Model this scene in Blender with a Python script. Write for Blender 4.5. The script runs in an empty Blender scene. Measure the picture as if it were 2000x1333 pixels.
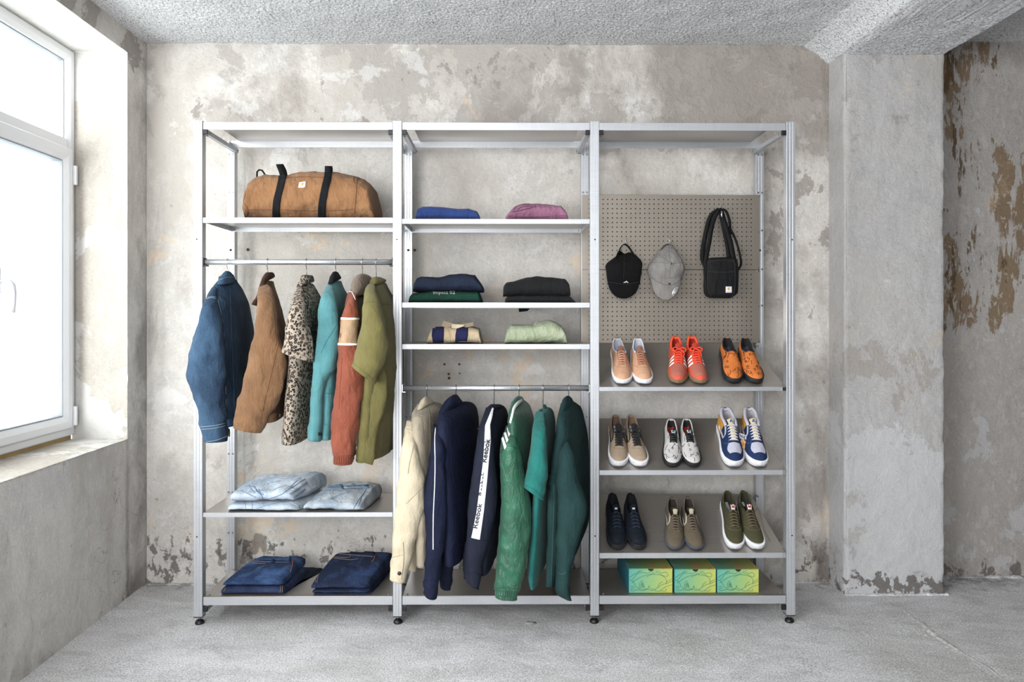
import bpy, bmesh, math, random
from math import sin, cos, pi, radians
from mathutils import Vector, Matrix, noise
from mathutils.bvhtree import BVHTree
V = Vector
S = bpy.context.scene
COL = S.collection
random.seed(7)

# ------------------------------------------------------------------ camera
F, CX, CY, TH, HC = 1400.0, 989.5, 618.0, 0.0075, 1.338
cd = bpy.data.cameras.new('camera'); cam = bpy.data.objects.new('camera', cd); COL.objects.link(cam)
cam.location = (0, 0, HC); cam.rotation_euler = (pi/2, 0, -TH)
cd.sensor_width = 36; cd.lens = 36*F/2000; cd.shift_x = (1000-CX)/2000; cd.shift_y = -(666.5-CY)/2000
cd.clip_start = 0.05
S.camera = cam
# ------------------------------------------------------------------ world, lights, exposure
w = bpy.data.worlds.new('world'); S.world = w; w.use_nodes = True
w.node_tree.nodes['Background'].inputs[0].default_value = (0.93, 0.97, 1, 1)
w.node_tree.nodes['Background'].inputs[1].default_value = 1.6
S.view_settings.view_transform = 'Standard'; S.view_settings.look = 'None'
S.view_settings.gamma = 1; S.view_settings.exposure = 0.84; S.view_settings.use_curve_mapping = False
def area(name, loc, target, sx, sy, power, col=(1, 1, 1)):
    l = bpy.data.lights.new(name, 'AREA'); l.shape = 'RECTANGLE'; l.size = sx; l.size_y = sy
    l.energy = power; l.color = col
    o = bpy.data.objects.new(name, l); COL.objects.link(o); o.location = loc
    o.rotation_euler = (V(target)-V(loc)).to_track_quat('-Z', 'Y').to_euler()
    return o
area('daylight_near_window', (-2.55, 2.45, 1.75), (0, 2.75, 1.35), 2.0, 1.9, 34, (0.95, 0.98, 1))
area('daylight_left_windows', (-2.40, 0.15, 1.75), (-0.6, 2.2, 1.2), 2.5, 1.9, 116, (0.97, 0.985, 1))
area('daylight_shop_front', (-1.1, -2.32, 1.5), (-0.9, 3.4, 1.1), 2.0, 1.9, 66, (0.98, 0.99, 1))
S.cycles.max_bounces = 5; S.cycles.diffuse_bounces = 3; S.cycles.glossy_bounces = 3; S.cycles.transparent_max_bounces = 8
S.cycles.sample_clamp_indirect = 4; S.cycles.use_adaptive_sampling = True; S.cycles.adaptive_threshold = 0.045
S.cycles.caustics_reflective = False; S.cycles.caustics_refractive = False

# ------------------------------------------------------------------ pixel <-> world
FW = V((sin(TH), cos(TH), 0)); RT = V((cos(TH), -sin(TH), 0)); UP = V((0, 0, 1)); CAM = V((0, 0, HC))
def ray(px, py): return FW + RT*((px-CX)/F) - UP*((py-CY)/F)
def at(px, py, Y):
    d = ray(px, py); return CAM + d*(Y/d.y)
def xat(px, Y): return at(px, CY, Y).x
def zat(py, Y, px=990): return at(px, py, Y).z
def on_plane(px, py, p0, n):
    d = ray(px, py); return CAM + d*((p0-CAM).dot(n)/d.dot(n))

# ------------------------------------------------------------------ object helpers
def wloc(p):
    v = V((0, 0, 0))
    while p is not None: v = v + p.location; p = p.parent
    return v
BV = {}
def add(name, verts, faces, m, parent=None, smooth=True, bvh=False):
    me = bpy.data.meshes.new(name); b = wloc(parent)
    me.from_pydata([tuple(V(v)-b) for v in verts], [], faces)
    me.materials.append(m)
    if smooth: me.polygons.foreach_set('use_smooth', [True]*len(me.polygons))
    me.update()
    o = bpy.data.objects.new(name, me); COL.objects.link(o)
    if parent is not None: o.parent = parent
    if bvh: BV[o.name] = BVHTree.FromPolygons([V(v) for v in verts], faces)
    return o
def addbm(name, bm, m, parent=None, smooth=False, recalc=True):
    if recalc: bmesh.ops.recalc_face_normals(bm, faces=bm.faces)
    b = wloc(parent); bmesh.ops.translate(bm, vec=-b, verts=bm.verts)
    me = bpy.data.meshes.new(name); bm.to_mesh(me); bm.free(); me.materials.append(m)
    if smooth: me.polygons.foreach_set('use_smooth', [True]*len(me.polygons))
    o = bpy.data.objects.new(name, me); COL.objects.link(o)
    if parent is not None: o.parent = parent
    return o
def thing(name, label, cat, loc=(0, 0, 0), group=None):
    o = bpy.data.objects.new(name, None); COL.objects.link(o); o.location = loc; o.empty_display_size = .05
    o['label'] = label; o['category'] = cat
    if group: o['group'] = group
    return o
def tag(o, label, cat, group=None):
    o['label'] = label; o['category'] = cat
    if group: o['group'] = group
    return o
def box(bm, x0, x1, y0, y1, z0, z1, bev=0.0, mtx=None):
    c = [(x0,y0,z0),(x1,y0,z0),(x1,y1,z0),(x0,y1,z0),(x0,y0,z1),(x1,y0,z1),(x1,y1,z1),(x0,y1,z1)]
    vs = [bm.verts.new(mtx @ V(p) if mtx else p) for p in c]
    fs = [bm.faces.new([vs[i] for i in f]) for f in ((3,2,1,0),(4,5,6,7),(0,1,5,4),(1,2,6,5),(2,3,7,6),(3,0,4,7))]
    if bev:
        es = list({e for f in fs for e in f.edges})
        bmesh.ops.bevel(bm, geom=es, offset=bev, segments=2, affect='EDGES', profile=.5)
def boxo(name, x0, x1, y0, y1, z0, z1, m, parent=None, bev=0.0):
    bm = bmesh.new(); box(bm, x0, x1, y0, y1, z0, z1, bev); return addbm(name, bm, m, parent)
def tube(pts, r, n=8, closed=False):
    """verts, faces of a tube along points; r number or list"""
    pts = [V(p) for p in pts]; k = len(pts); vs = []; fs = []; prev = None
    for i, p in enumerate(pts):
        a = pts[(i-1) % k] if closed or i > 0 else p
        b = pts[(i+1) % k] if closed or i < k-1 else p
        t = (b-a)
        if t.length < 1e-9: t = V((0, 0, 1))
        t.normalize()
        if prev is None: s = t.orthogonal().normalized()
        else:
            s = prev - t*prev.dot(t)
            s = s.normalized() if s.length > 1e-6 else t.orthogonal().normalized()
        prev = s; u = t.cross(s); rr = r[i] if isinstance(r, (list, tuple)) else r
        for j in range(n):
            g = 2*pi*j/n; vs.append(p+(s*cos(g)+u*sin(g))*rr)
    for i in range(k if closed else k-1):
        i2 = (i+1) % k
        for j in range(n):
            j2 = (j+1) % n; fs.append((i*n+j, i*n+j2, i2*n+j2, i2*n+j))
    if not closed:
        fs.append(tuple(range(n-1, -1, -1))); fs.append(tuple((k-1)*n+j for j in range(n)))
    return vs, fs
def join(parts):
    vs, fs = [], []
    for v, f in parts:
        b = len(vs); vs += list(v); fs += [tuple(i+b for i in q) for q in f]
    return vs, fs
def cyl(a, b, r, n=16): return tube([a, b], r, n)
def crv(pts, m):
    """catmull-rom resample of equal-length tuples to m samples"""
    n = len(pts); out = []
    for i in range(m):
        u = i/(m-1)*(n-1); k = min(int(u), n-2); f = u-k
        p0, p1, p2, p3 = pts[max(k-1, 0)], pts[k], pts[k+1], pts[min(k+2, n-1)]
        out.append(tuple(.5*((2*b)+(-a+c)*f+(2*a-5*b+4*c-d)*f*f+(-a+3*b-3*c+d)*f**3) for a, b, c, d in zip(p0, p1, p2, p3)))
    return out
def lin(pts, t):
    """piecewise-linear value of (key, value..) list"""
    if t <= pts[0][0]: return pts[0][1]
    for a, b in zip(pts, pts[1:]):
        if t <= b[0]: return a[1]+(b[1]-a[1])*(t-a[0])/max(b[0]-a[0], 1e-9)
    return pts[-1][1]
def sms(a, b, x):
    t = min(1, max(0, (x-a)/(b-a))); return t*t*(3-2*t)

# ------------------------------------------------------------------ materials
def srgb(c):
    f = lambda x: x/12.92 if x <= .04045 else ((x+.055)/1.055)**2.4
    return tuple(f(x/255) for x in c)+(1,)
class NT:
    def __init__(s, name):
        s.m = bpy.data.materials.new(name); s.m.use_nodes = True; s.t = s.m.node_tree
        s.b = s.t.nodes['Principled BSDF']; s.co = s.n('ShaderNodeTexCoord').outputs['Object']
    def n(s, typ, **k):
        x = s.t.nodes.new(typ)
        for a, v in k.items(): setattr(x, a, v)
        return x
    def l(s, a, b): s.t.links.new(a, b)
    def mapping(s, scale=(1, 1, 1), loc=(0, 0, 0), rot=(0, 0, 0), src=None):
        x = s.n('ShaderNodeMapping'); x.inputs['Scale'].default_value = scale; x.inputs['Location'].default_value = loc
        x.inputs['Rotation'].default_value = rot
        s.l(src or s.co, x.inputs['Vector']); return x.outputs[0]
    def noise(s, scale, detail=6, rough=.55, dist=0, src=None):
        x = s.n('ShaderNodeTexNoise'); x.inputs['Scale'].default_value = scale; x.inputs['Detail'].default_value = detail
        x.inputs['Roughness'].default_value = rough; x.inputs['Distortion'].default_value = dist
        s.l(src or s.co, x.inputs['Vector']); return x.outputs['Fac']
    def ramp(s, v, a, b, lo=0, hi=1):
        x = s.n('ShaderNodeMapRange', clamp=True); x.inputs[1].default_value = a; x.inputs[2].default_value = b
        x.inputs[3].default_value = lo; x.inputs[4].default_value = hi; s.l(v, x.inputs[0]); return x.outputs[0]
    def math(s, op, a, b=0.0, c=None):
        x = s.n('ShaderNodeMath', operation=op)
        for i, q in enumerate((a, b, c)):
            if q is None: continue
            if isinstance(q, (int, float)): x.inputs[i].default_value = q
            else: s.l(q, x.inputs[i])
        return x.outputs[0]
    def mix(s, f, a, b):
        x = s.n('ShaderNodeMix', data_type='RGBA')
        if isinstance(f, (int, float)): x.inputs[0].default_value = f
        else: s.l(f, x.inputs[0])
        for i, q in ((6, a), (7, b)):
            if isinstance(q, tuple): x.inputs[i].default_value = q if len(q) == 4 else srgb(q)
            else: s.l(q, x.inputs[i])
        return x.outputs[2]
    def sep(s):
        x = s.n('ShaderNodeSeparateXYZ'); s.l(s.co, x.inputs[0]); return x.outputs
    def bump(s, h, strength=.3, dist=.01, prev=None):
        x = s.n('ShaderNodeBump'); x.inputs['Strength'].default_value = strength; x.inputs['Distance'].default_value = dist
        s.l(h, x.inputs['Height'])
        if prev is not None: s.l(prev, x.inputs['Normal'])
        return x.outputs[0]
    def out(s, col=None, nrm=None, rough=None, metal=None, **kw):
        if col is not None:
            if isinstance(col, tuple): s.b.inputs['Base Color'].default_value = col if len(col) == 4 else srgb(col)
            else: s.l(col, s.b.inputs['Base Color'])
        if nrm is not None: s.l(nrm, s.b.inputs['Normal'])
        if rough is not None:
            if isinstance(rough, (int, float)): s.b.inputs['Roughness'].default_value = rough
            else: s.l(rough, s.b.inputs['Roughness'])
        if metal is not None: s.b.inputs['Metallic'].default_value = metal
        for k, v in kw.items(): s.b.inputs[k.replace('_', ' ')].default_value = v
        return s.m

def dsat(c, k=.13):
    l = .3*c[0]+.59*c[1]+.11*c[2]; return tuple((x*(1-k)+l*k)*.93 for x in c)
def plain(name, col, rough=.6, metal=0, bump=0, bs=200, **kw):
    t = NT(name)
    c = t.mix(t.ramp(t.noise(12, 4), .3, .7), tuple(int(x*.94) for x in col), tuple(min(255, int(x*1.04)) for x in col))
    n = t.bump(t.noise(bs, 3), bump, .001) if bump else None
    return t.out(c, n, rough, metal, **kw)
def fabric(name, col, col2=None, rough=.9, var=40, wr=.35, sheen=.1, weave=1500, lo=.35, hi=.65):
    t = NT(name); col2 = col2 or tuple(int(x*.86) for x in col)
    col, col2 = dsat(col), dsat(col2); dk = sum(col) < 150
    if dk: sheen = 0
    f = t.ramp(t.noise(var*.25, 5, .6), lo, hi)
    fine = t.noise(weave*.4, 2, .6)
    c = t.mix(f, col2, col)
    c = t.mix(t.ramp(fine, .35, .7, 0, .22), c, tuple(min(255, int(x*1.25)+(3 if dk else 12)) for x in col))
    n = t.bump(t.noise(38, 5, .6, .8, t.mapping((1, 1, .45))), wr*1.3, .016)
    n = t.bump(fine, .25, .0008, n)
    m = t.out(c, n, rough); t.b.inputs['Sheen Weight'].default_value = sheen
    t.b.inputs['Specular IOR Level'].default_value = .25
    return m
def denim(name, dark, light, wr=.4, lo=.4, hi=.62):
    t = NT(name); dark, light = dsat(dark, .2), dsat(light, .2)
    f = t.ramp(t.noise(9, 6, .6, .3, t.mapping((1, 1, .6))), lo, hi)
    c = t.mix(f, dark, light)
    tw = t.noise(700, 2, .7, 0, t.mapping((1, 1, .35), rot=(.5, .4, .2)))
    c = t.mix(t.ramp(tw, .45, .75, 0, .35), c, tuple(min(255, int(x*1.3)+18) for x in light))
    n = t.bump(t.noise(30, 5, .6, 1.2, t.mapping((1, 1, .6))), wr*1.3, .016); n = t.bump(tw, .4, .0009, n)
    m = t.out(c, n, .88); t.b.inputs['Specular IOR Level'].default_value = .2
    return m
def knit(name, col):
    t = NT(name); wv = t.n('ShaderNodeTexWave', wave_type='BANDS', bands_direction='X'); wv.inputs['Scale'].default_value = 60
    t.l(t.co, wv.inputs['Vector'])
    c = t.mix(wv.outputs['Fac'], tuple(int(x*.5) for x in col), col)
    return t.out(c, t.bump(wv.outputs['Fac'], .6, .003), .95)

def plaster(name, base, layers, bump=.35, fine=.25, cracks=.5, speck=None, base2=None):
    """layers: (colour, scale, lo, hi, offset, stretch, amount, biases[(axis,a,b,weight)], relief)"""
    t = NT(name); sep = t.sep()
    big = t.noise(1.1, 5, .6)
    c = t.mix(t.ramp(big, .35, .65), base2 or tuple(int(x*.95) for x in base), base)
    c = t.mix(t.ramp(t.noise(14, 8, .7, .4, t.mapping((1, 1, .55))), .42, .66, 0, .5), c, tuple(int(x*.84) for x in base))
    c = t.mix(t.ramp(t.noise(70, 6, .75, 0, t.mapping((1, 1, .6))), .52, .66, 0, .45), c, tuple(min(250, int(x*1.08)) for x in base))
    c = t.mix(t.ramp(t.noise(110, 4, .75, 0, t.mapping((.5, 1, 1))), .48, .36, 0, .35), c, tuple(int(x*.78) for x in base))
    relief = None
    for (col, sc, lo, hi, off, st, amt, bias, rel) in layers:
        f = t.noise(sc, 9, .70, .3, t.mapping(st, off))
        for (ax, a, b, wt) in bias:
            g = t.ramp(sep[ax], a, b, 0, wt); f = t.math('ADD', f, g)
        k = t.ramp(f, lo, hi)
        kk = t.math('MULTIPLY', k, amt)
        c = t.mix(kk, c, col)
        if rel:
            r = t.math('MULTIPLY', k, rel); relief = r if relief is None else t.math('ADD', relief, r)
    if cracks:
        vo = t.n('ShaderNodeTexVoronoi', feature='DISTANCE_TO_EDGE'); vo.inputs['Scale'].default_value = 2.2
        wx = t.n('ShaderNodeVectorMath', operation='ADD'); nn = t.n('ShaderNodeTexNoise'); nn.inputs['Scale'].default_value = 3; nn.inputs['Detail'].default_value = 8
        t.l(t.co, nn.inputs['Vector']); t.l(t.co, wx.inputs[0]); t.l(nn.outputs['Color'], wx.inputs[1]); t.l(wx.outputs[0], vo.inputs['Vector'])
        line = t.ramp(vo.outputs['Distance'], .0, .006, 1, 0)
        line = t.math('MULTIPLY', line, t.ramp(t.noise(1.7, 4, .6, 0, t.mapping(loc=(5, 3, 2))), .52, .6, 0, cracks))
        c = t.mix(line, c, (120, 112, 105))
    # small chips and pits
    ch = t.ramp(t.noise(26, 6, .75, .6, t.mapping(loc=(3, 9, 4))), .665, .70)
    chm = t.math('MULTIPLY', ch, t.ramp(t.noise(1.6, 3, .5, 0, t.mapping(loc=(8, 1, 4))), .54, .62, 0, .5))
    c = t.mix(chm, c, speck or (128, 120, 112))
    n = None
    if relief is not None: n = t.bump(relief, bump, .006)
    n = t.bump(t.noise(60, 6, .75, .2, t.mapping((1, 1, .7))), fine*1.8, .008, n)
    n = t.bump(t.noise(9, 8, .68, .3), .5, .03, n)
    n = t.bump(chm, .4, -.003, n)
    return t.out(c, n, .92, 0, Specular_IOR_Level=.2)

def aluminium(name, col=(205, 208, 212), rough=.38, mt=.8):
    t = NT(name)
    b = t.noise(60, 4, .6, 0, t.mapping((.15, 1, 6)))
    b2 = t.noise(60, 4, .6, 0, t.mapping((6, 1, .15)))
    f = t.math('ADD', t.math('MULTIPLY', b, .5), t.math('MULTIPLY', b2, .5))
    c = t.mix(t.ramp(f, .35, .65), tuple(int(x*.93) for x in col), col)
    return t.out(c, None, t.ramp(f, .3, .7, rough-.06, rough+.08), mt)

M_alu = aluminium('aluminium', (198, 200, 204), .42, .72)
M_shelf = aluminium('shelf_sheet', (182, 177, 170), .32)
M_peg = aluminium('pegboard_sheet', (172, 163, 152), .36)
M_rod = aluminium('satin_rod', (222, 224, 227), .3)
M_chrome = plain('chrome', (215, 218, 222), .18, 1)
M_wire = plain('hanger_wire', (190, 192, 196), .25, 1)
M_black = plain('black_plastic', (18, 18, 20), .45)
M_pvc = NT('white_window_plastic').out((246, 247, 249), None, .3)
M_gasket = plain('grey_gasket', (150, 156, 162), .5)
M_white = plain('white_cotton', (238, 237, 234), .7)
M_bolt = plain('zinc_bolt', (150, 152, 156), .3, .9)
M_dark = plain('dark_hole', (40, 36, 33), .9)
# ================================================================== ROOM
GREY1, GREY2, WHT, OCH, DIRT = (163, 157, 151), (143, 136, 129), (226, 224, 221), (218, 196, 168), (106, 100, 94)
M_wall = plaster('old_plaster_back', (214, 209, 203), [
    ((184, 177, 168), 1.5, .47, .62, (0, 0, 0), (1, 1, 1.2), .75, [(2, 1.0, 2.3, .06)], 0),
    ((172, 166, 160), 2.3, .655, .675, (3, 1, 7), (1, 1, .8), .8, [(2, 2.10, 2.24, .13), (0, -.4, 1.5, .04)], -1),
    ((146, 138, 131), 4.2, .70, .715, (9, 4, 2), (1, 1, .75), .75, [(2, 2.1, 2.3, .06), (0, 1.0, 1.5, .12), (2, 1.2, 1.9, .04)], 0),
    ((222, 220, 217), 3.1, .60, .625, (1, 8, 5), (1, 1, 1.1), .5, [(2, .9, .5, .05), (2, 2.1, 2.3, .04)], 1),
    ((218, 196, 170), 3.4, .585, .64, (6, 6, 1), (1, 1, 1), .65, [(0, -.6, .2, .03), (2, 1.95, 2.15, -.08)], 0),
    ((190, 184, 178), 5.5, .60, .63, (12, 6, 1), (1, 1, 1), .5, [], -.5),
    ((128, 121, 114), 7, .74, .78, (2, 2, 9), (1, 1, .5), .8, [(2, .27, .24, .16), (2, .24, .10, .05)], -1),
    ((92, 86, 82), 18, .72, .75, (2, 5, 3), (1, 1, .7), .8, [(2, .30, .22, .13), (0, -1.45, -1.7, .03), (2, .9, .2, .03)], 0),
    ((150, 142, 135), 1.3, .62, .72, (5, 5, 8), (1, 1, .8), .75, [(0, -.2, 1.3, .12), (2, 2.0, 2.3, .10)], 0),  # broad taupe stain, also paints the light falling off to the upper right
    ((122, 114, 108), 2.6, .68, .82, (4, 9, 3), (1.5, 1, .25), .75, [(0, 1.40, 1.62, .22), (0, -1.66, -1.77, .20), (2, 1.5, 2.4, .03)], 0),
], cracks=.4)
M_left = plaster('old_plaster_left', (234, 230, 225), [
    ((188, 180, 172), 2.0, .46, .62, (5, 0, 0), (1, 1, .5), .7, [], 0),
    (GREY1, 2.4, .66, .68, (3, 1, 2), (1, 1, .8), .8, [(2, 2.4, 2.6, .16)], -1),
    (WHT, 2.8, .64, .65, (1, 2, 5), (1, 1, .8), .5, [], 1),
    ((205, 188, 170), 3.0, .58, .70, (6, 3, 1), (1, 1, .6), .4, [], 0),
    ((122, 116, 111), 4, .64, .84, (4, 4, 3), (1, .6, .4), .7, [(1, 3.40, 3.58, .26), (2, .14, .02, .16)], 0),
    (DIRT, 22, .68, .74, (2, 5, 3), (1, 1, .5), .7, [(2, .15, .02, .10)], 0),
], cracks=.9, bump=.5, fine=.4)
M_pillar = plaster('old_plaster_pillar', (186, 184, 183), [
    ((176, 171, 165), 2.2, .48, .62, (7, 0, 4), (1, 1, .8), .6, [], 0),
    ((158, 151, 144), 2.3, .66, .675, (3, 6, 7), (1, 1, 1.1), .7, [(2, 2.15, 2.5, .12), (2, 1.25, 1.1, .10), (2, .85, .72, -.25)], -1),
    ((152, 146, 140), 6, .67, .71, (3, 2, 7), (1, 1, 1.1), .7, [(2, 1.9, 2.3, .08)], 0),
    (OCH, 3.4, .62, .70, (2, 6, 3), (1, 1, 1), .45, [(2, 1.0, 1.5, .02)], 0),
    ((204, 205, 207), 2.6, .62, .64, (5, 8, 5), (1, 1, 1.1), .5, [(2, .9, .6, .25)], 1),
    ((104, 99, 95), 13, .74, .76, (2, 5, 8), (1, 1, .8), .9, [(2, .20, .04, .26)], -1),
], cracks=.3)
M_recess = plaster('old_plaster_recess', (174, 170, 166), [
    ((168, 162, 156), 2.0, .46, .62, (7, 3, 4), (1, 1, .7), .7, [], 0),
    ((188, 188, 189), 3.0, .60, .62, (7, 8, 4), (1, 1, .9), .6, [(2, 1.0, .5, .05)], 1),
    ((122, 102, 78), 3.6, .655, .672, (3.5, 2, 7.3), (1.9, 1, .5), .9, [(2, 1.15, 1.3, .12), (2, 1.2, .9, -.15)], -1.5),
    ((176, 171, 166), 20, .55, .58, (1, 1, 1), (1, 1, .6), .75, [], 0),
    ((92, 74, 54), 9, .72, .74, (3, 7, 7), (1.6, 1, .4), .9, [(2, 1.15, 1.3, .10), (0, 2.5, 2.2, .10), (2, 1.2, .9, -.3)], 0),
    ((204, 184, 160), 3.4, .60, .68, (2, 1, 3), (1, 1, 1), .4, [], 0),
    (DIRT, 14, .70, .73, (2, 5, 8), (1, 1, .7), .9, [(2, .16, .04, .2)], 0),
], cracks=.4, base2=(160, 155, 150))
M_reveal = plaster('white_reveal_plaster', (200, 192, 182), [
    ((222, 221, 218), 2.0, .5, .52, (7, 3, 4), (1, 1, .7), .7, [(2, 2.35, 2.4, .2)], .3),
    ((196, 187, 176), 3.0, .6, .75, (1, 3, 9), (1, 1, .6), .5, [], 0)], cracks=0, bump=.2, fine=.15)

def concrete():
    t = NT('worn_concrete_floor')
    c = t.mix(t.ramp(t.noise(1.3, 8, .65, .4), .36, .64), (196, 194, 192), (222, 222, 224))
    c = t.mix(t.ramp(t.noise(7, 10, .7, .5, t.mapping((.6, 1.2, 1))), .45, .68, 0, .5), c, (146, 143, 140))
    c = t.mix(t.ramp(t.noise(3.2, 8, .7, .4, t.mapping(loc=(4, 4, 0))), .60, .64, 0, .5), c, (222, 222, 223))
    g = t.noise(150, 4, .75)
    c = t.mix(t.ramp(g, .40, .50, .65, 0), c, (128, 126, 124))
    c = t.mix(t.ramp(g, .54, .64, 0, .6), c, (242, 242, 244))
    sp = t.ramp(t.noise(40, 6, .8, .3, t.mapping(loc=(1, 5, 0))), .66, .70)
    c = t.mix(t.math('MULTIPLY', sp, .5), c, (112, 110, 107))
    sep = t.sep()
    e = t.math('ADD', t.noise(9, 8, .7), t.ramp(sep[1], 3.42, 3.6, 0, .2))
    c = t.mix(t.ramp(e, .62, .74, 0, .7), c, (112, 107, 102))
    n = t.bump(g, .5, .004); n = t.bump(t.noise(30, 8, .7), .35, .008, n); n = t.bump(t.noise(4, 4, .6), .3, .03, n)
    return t.out(c, n, .85, 0, Specular_IOR_Level=.3)
M_floor = concrete()
def popcorn():
    t = NT('roughcast_ceiling')
    g = t.noise(120, 6, .8, .3)
    c = t.mix(t.ramp(t.noise(2.5, 5, .6), .35, .65), (232, 233, 235), (242, 243, 245))
    c = t.mix(t.ramp(g, .458, .42, 0, .9), c, (104, 102, 102))
    c = t.mix(t.ramp(g, .52, .60, 0, .6), c, (250, 250, 251))
    n = t.bump(g, .8, .010); n = t.bump(t.noise(170, 3, .7), .4, .003, n)
    return t.out(c, n, .95, 0, Specular_IOR_Level=.15)
M_ceil = popcorn()

M_dim = plain('dim_brown_plaster', (78, 73, 68), .95, bump=.3, bs=30)
def struct(o): o['kind'] = 'structure'; return o
def sheet(name, P, us, vs, m, amp=.004, sc=2.5, skip=None, disp=None, parent=None):
    """P(u,v)->(point, normal). Subdivided plaster sheet with real unevenness."""
    nu, nv = len(us), len(vs); vt = []
    for u in us:
        for v in vs:
            p, n = P(u, v)
            if disp: h = disp(p)
            else: h = amp*(noise.noise(p*sc)+.5*noise.noise(p*sc*3+V((5, 5, 5)))+.25*noise.noise(p*sc*9))
            vt.append(p+n*h)
    fs = []
    for i in range(nu-1):
        for j in range(nv-1):
            if skip and skip((us[i]+us[i+1])/2, (vs[j]+vs[j+1])/2): continue
            fs.append((i*nv+j, (i+1)*nv+j, (i+1)*nv+j+1, i*nv+j+1))
    return struct(add(name, vt, fs, m, parent))
def rng(a, b, n): return [a+(b-a)*i/n for i in range(n+1)]

YB, XL0, ZC = 3.59, -1.78, 2.70
def rough(p):
    a = noise.noise(p*80); b = noise.noise(p*150+V((3, 1, 7))); c = noise.noise(p*9)
    return .003*a+.003*b+.004*c
# back wall, recess wall, pillar, beam
sheet('wall_back', lambda u, v: (V((u, YB, v)), V((0, -1, 0))), rng(-1.80, 1.66, 150), rng(-.02, 2.73, 120), M_wall, .006)
sheet('wall_recess', lambda u, v: (V((u, 3.655, v)), V((0, -1, 0))), rng(2.10, 4.6, 60), rng(-.02, 2.76, 90), M_recess, .007)
def pill(u, v):
    # u runs along the left side, round the arris, along the front, then the right side
    pts = [(0, 1.646, 3.62), (.178, 1.650, 3.442), (.19, 1.655, 3.432), (.20, 1.665, 3.430), (.655, 2.120, 3.430), (.665, 2.130, 3.432), (.675, 2.135, 3.442), (.90, 2.137, 3.68)]
    for a, b in zip(pts, pts[1:]):
        if u <= b[0]+1e-9:
            f = (u-a[0])/(b[0]-a[0]); x = a[1]+(b[1]-a[1])*f; y = a[2]+(b[2]-a[2])*f; break
    d = V((b[1]-a[1], b[2]-a[2], 0)).normalized(); n = V((d.y, -d.x, 0))
    k = math.exp(-((u-.19)/.012)**2)+math.exp(-((u-.665)/.012)**2)
    j = k*(.004*noise.noise(V((u*3, 1, v*22)))+.004*noise.noise(V((u*3, 4, v*7)))-.002)
    return V((x, y, v))+n*j, n
us = sorted(set(rng(0, .17, 8)+rng(.172, .215, 12)+rng(.22, .64, 24)+rng(.645, .69, 12)+rng(.70, .90, 8)))
sheet('pillar', pill, us, rng(-.02, 2.62, 170), M_pillar, .003)
bp = [(0, 1.40, 2.705), (.12, 1.52, 2.695), (.20, 1.59, 2.655), (.26, 1.64, 2.607), (.30, 1.68, 2.597), (.75, 2.125, 2.595), (.77, 2.14, 2.61), (.90, 2.15, 2.76)]
def beam(u, v):
    for a, b in zip(bp, bp[1:]):
        if u <= b[0]+1e-9:
            f = (u-a[0])/(b[0]-a[0]); break
    n = V((b[2]-a[2], 0, -(b[1]-a[1]))).normalized()
    return V((a[1]+(b[1]-a[1])*f, v, a[2]+(b[2]-a[2])*f)), n
yfine = rng(3.0, 3.66, 150); ycoarse = rng(-2.4, 2.9, 16)
sheet('ceiling_beam', beam, rng(0, .9, 170), ycoarse+yfine, M_ceil, disp=rough)
sheet('ceiling', lambda u, v: (V((u, v, ZC)), V((0, 0, -1))), rng(-2.1, 1.56, 860), ycoarse+yfine, M_ceil, disp=rough)
sheet('ceiling_recess', lambda u, v: (V((u, v, 2.745)), V((0, 0, -1))), rng(2.12, 4.6, 250), ycoarse+yfine, M_ceil, disp=rough)
sheet('floor', lambda u, v: (V((u, v, 0)), V((0, 0, 1))), rng(-2.4, 4.6, 220), rng(-2.4, 3.72, 200), M_floor, .0025, 3)
# plaster fillet of rubble where the walls meet the floor
def rubble(name, a, b, r, seed, m):
    vs = []; fs = []; n = int((b-a).length/.012); d = (b-a).normalized(); s = V((d.y, -d.x, 0)); K = 6
    for i in range(n+1):
        p = a+(b-a)*i/n; rr = r*(.55+.9*abs(noise.noise(V((i*.13, seed, 0))))+.5*noise.noise(V((i*.7, seed, 3))))
        for j in range(K+1):
            g = pi/2*j/K; vs.append(p+s*(rr*1.5*cos(g)-.004)+UP*(rr*sin(g)-.003)+V((0, 0, .2*rr*noise.noise(p*60+V((j, 0, 0))))))
    for i in range(n):
        for j in range(K): fs.append((i*(K+1)+j, (i+1)*(K+1)+j, (i+1)*(K+1)+j+1, i*(K+1)+j+1))
    return struct(add(name, vs, fs, m))
rubble('trim_1', V((-1.78, YB-.004, 0)), V((1.65, YB-.004, 0)), .011, 1, M_floor)
rubble('trim_2', V((1.645, 3.425, 0)), V((2.14, 3.425, 0)), .012, 2, M_floor)
rubble('trim_3', V((2.12, 3.65, 0)), V((4.5, 3.65, 0)), .014, 3, M_floor)

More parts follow.
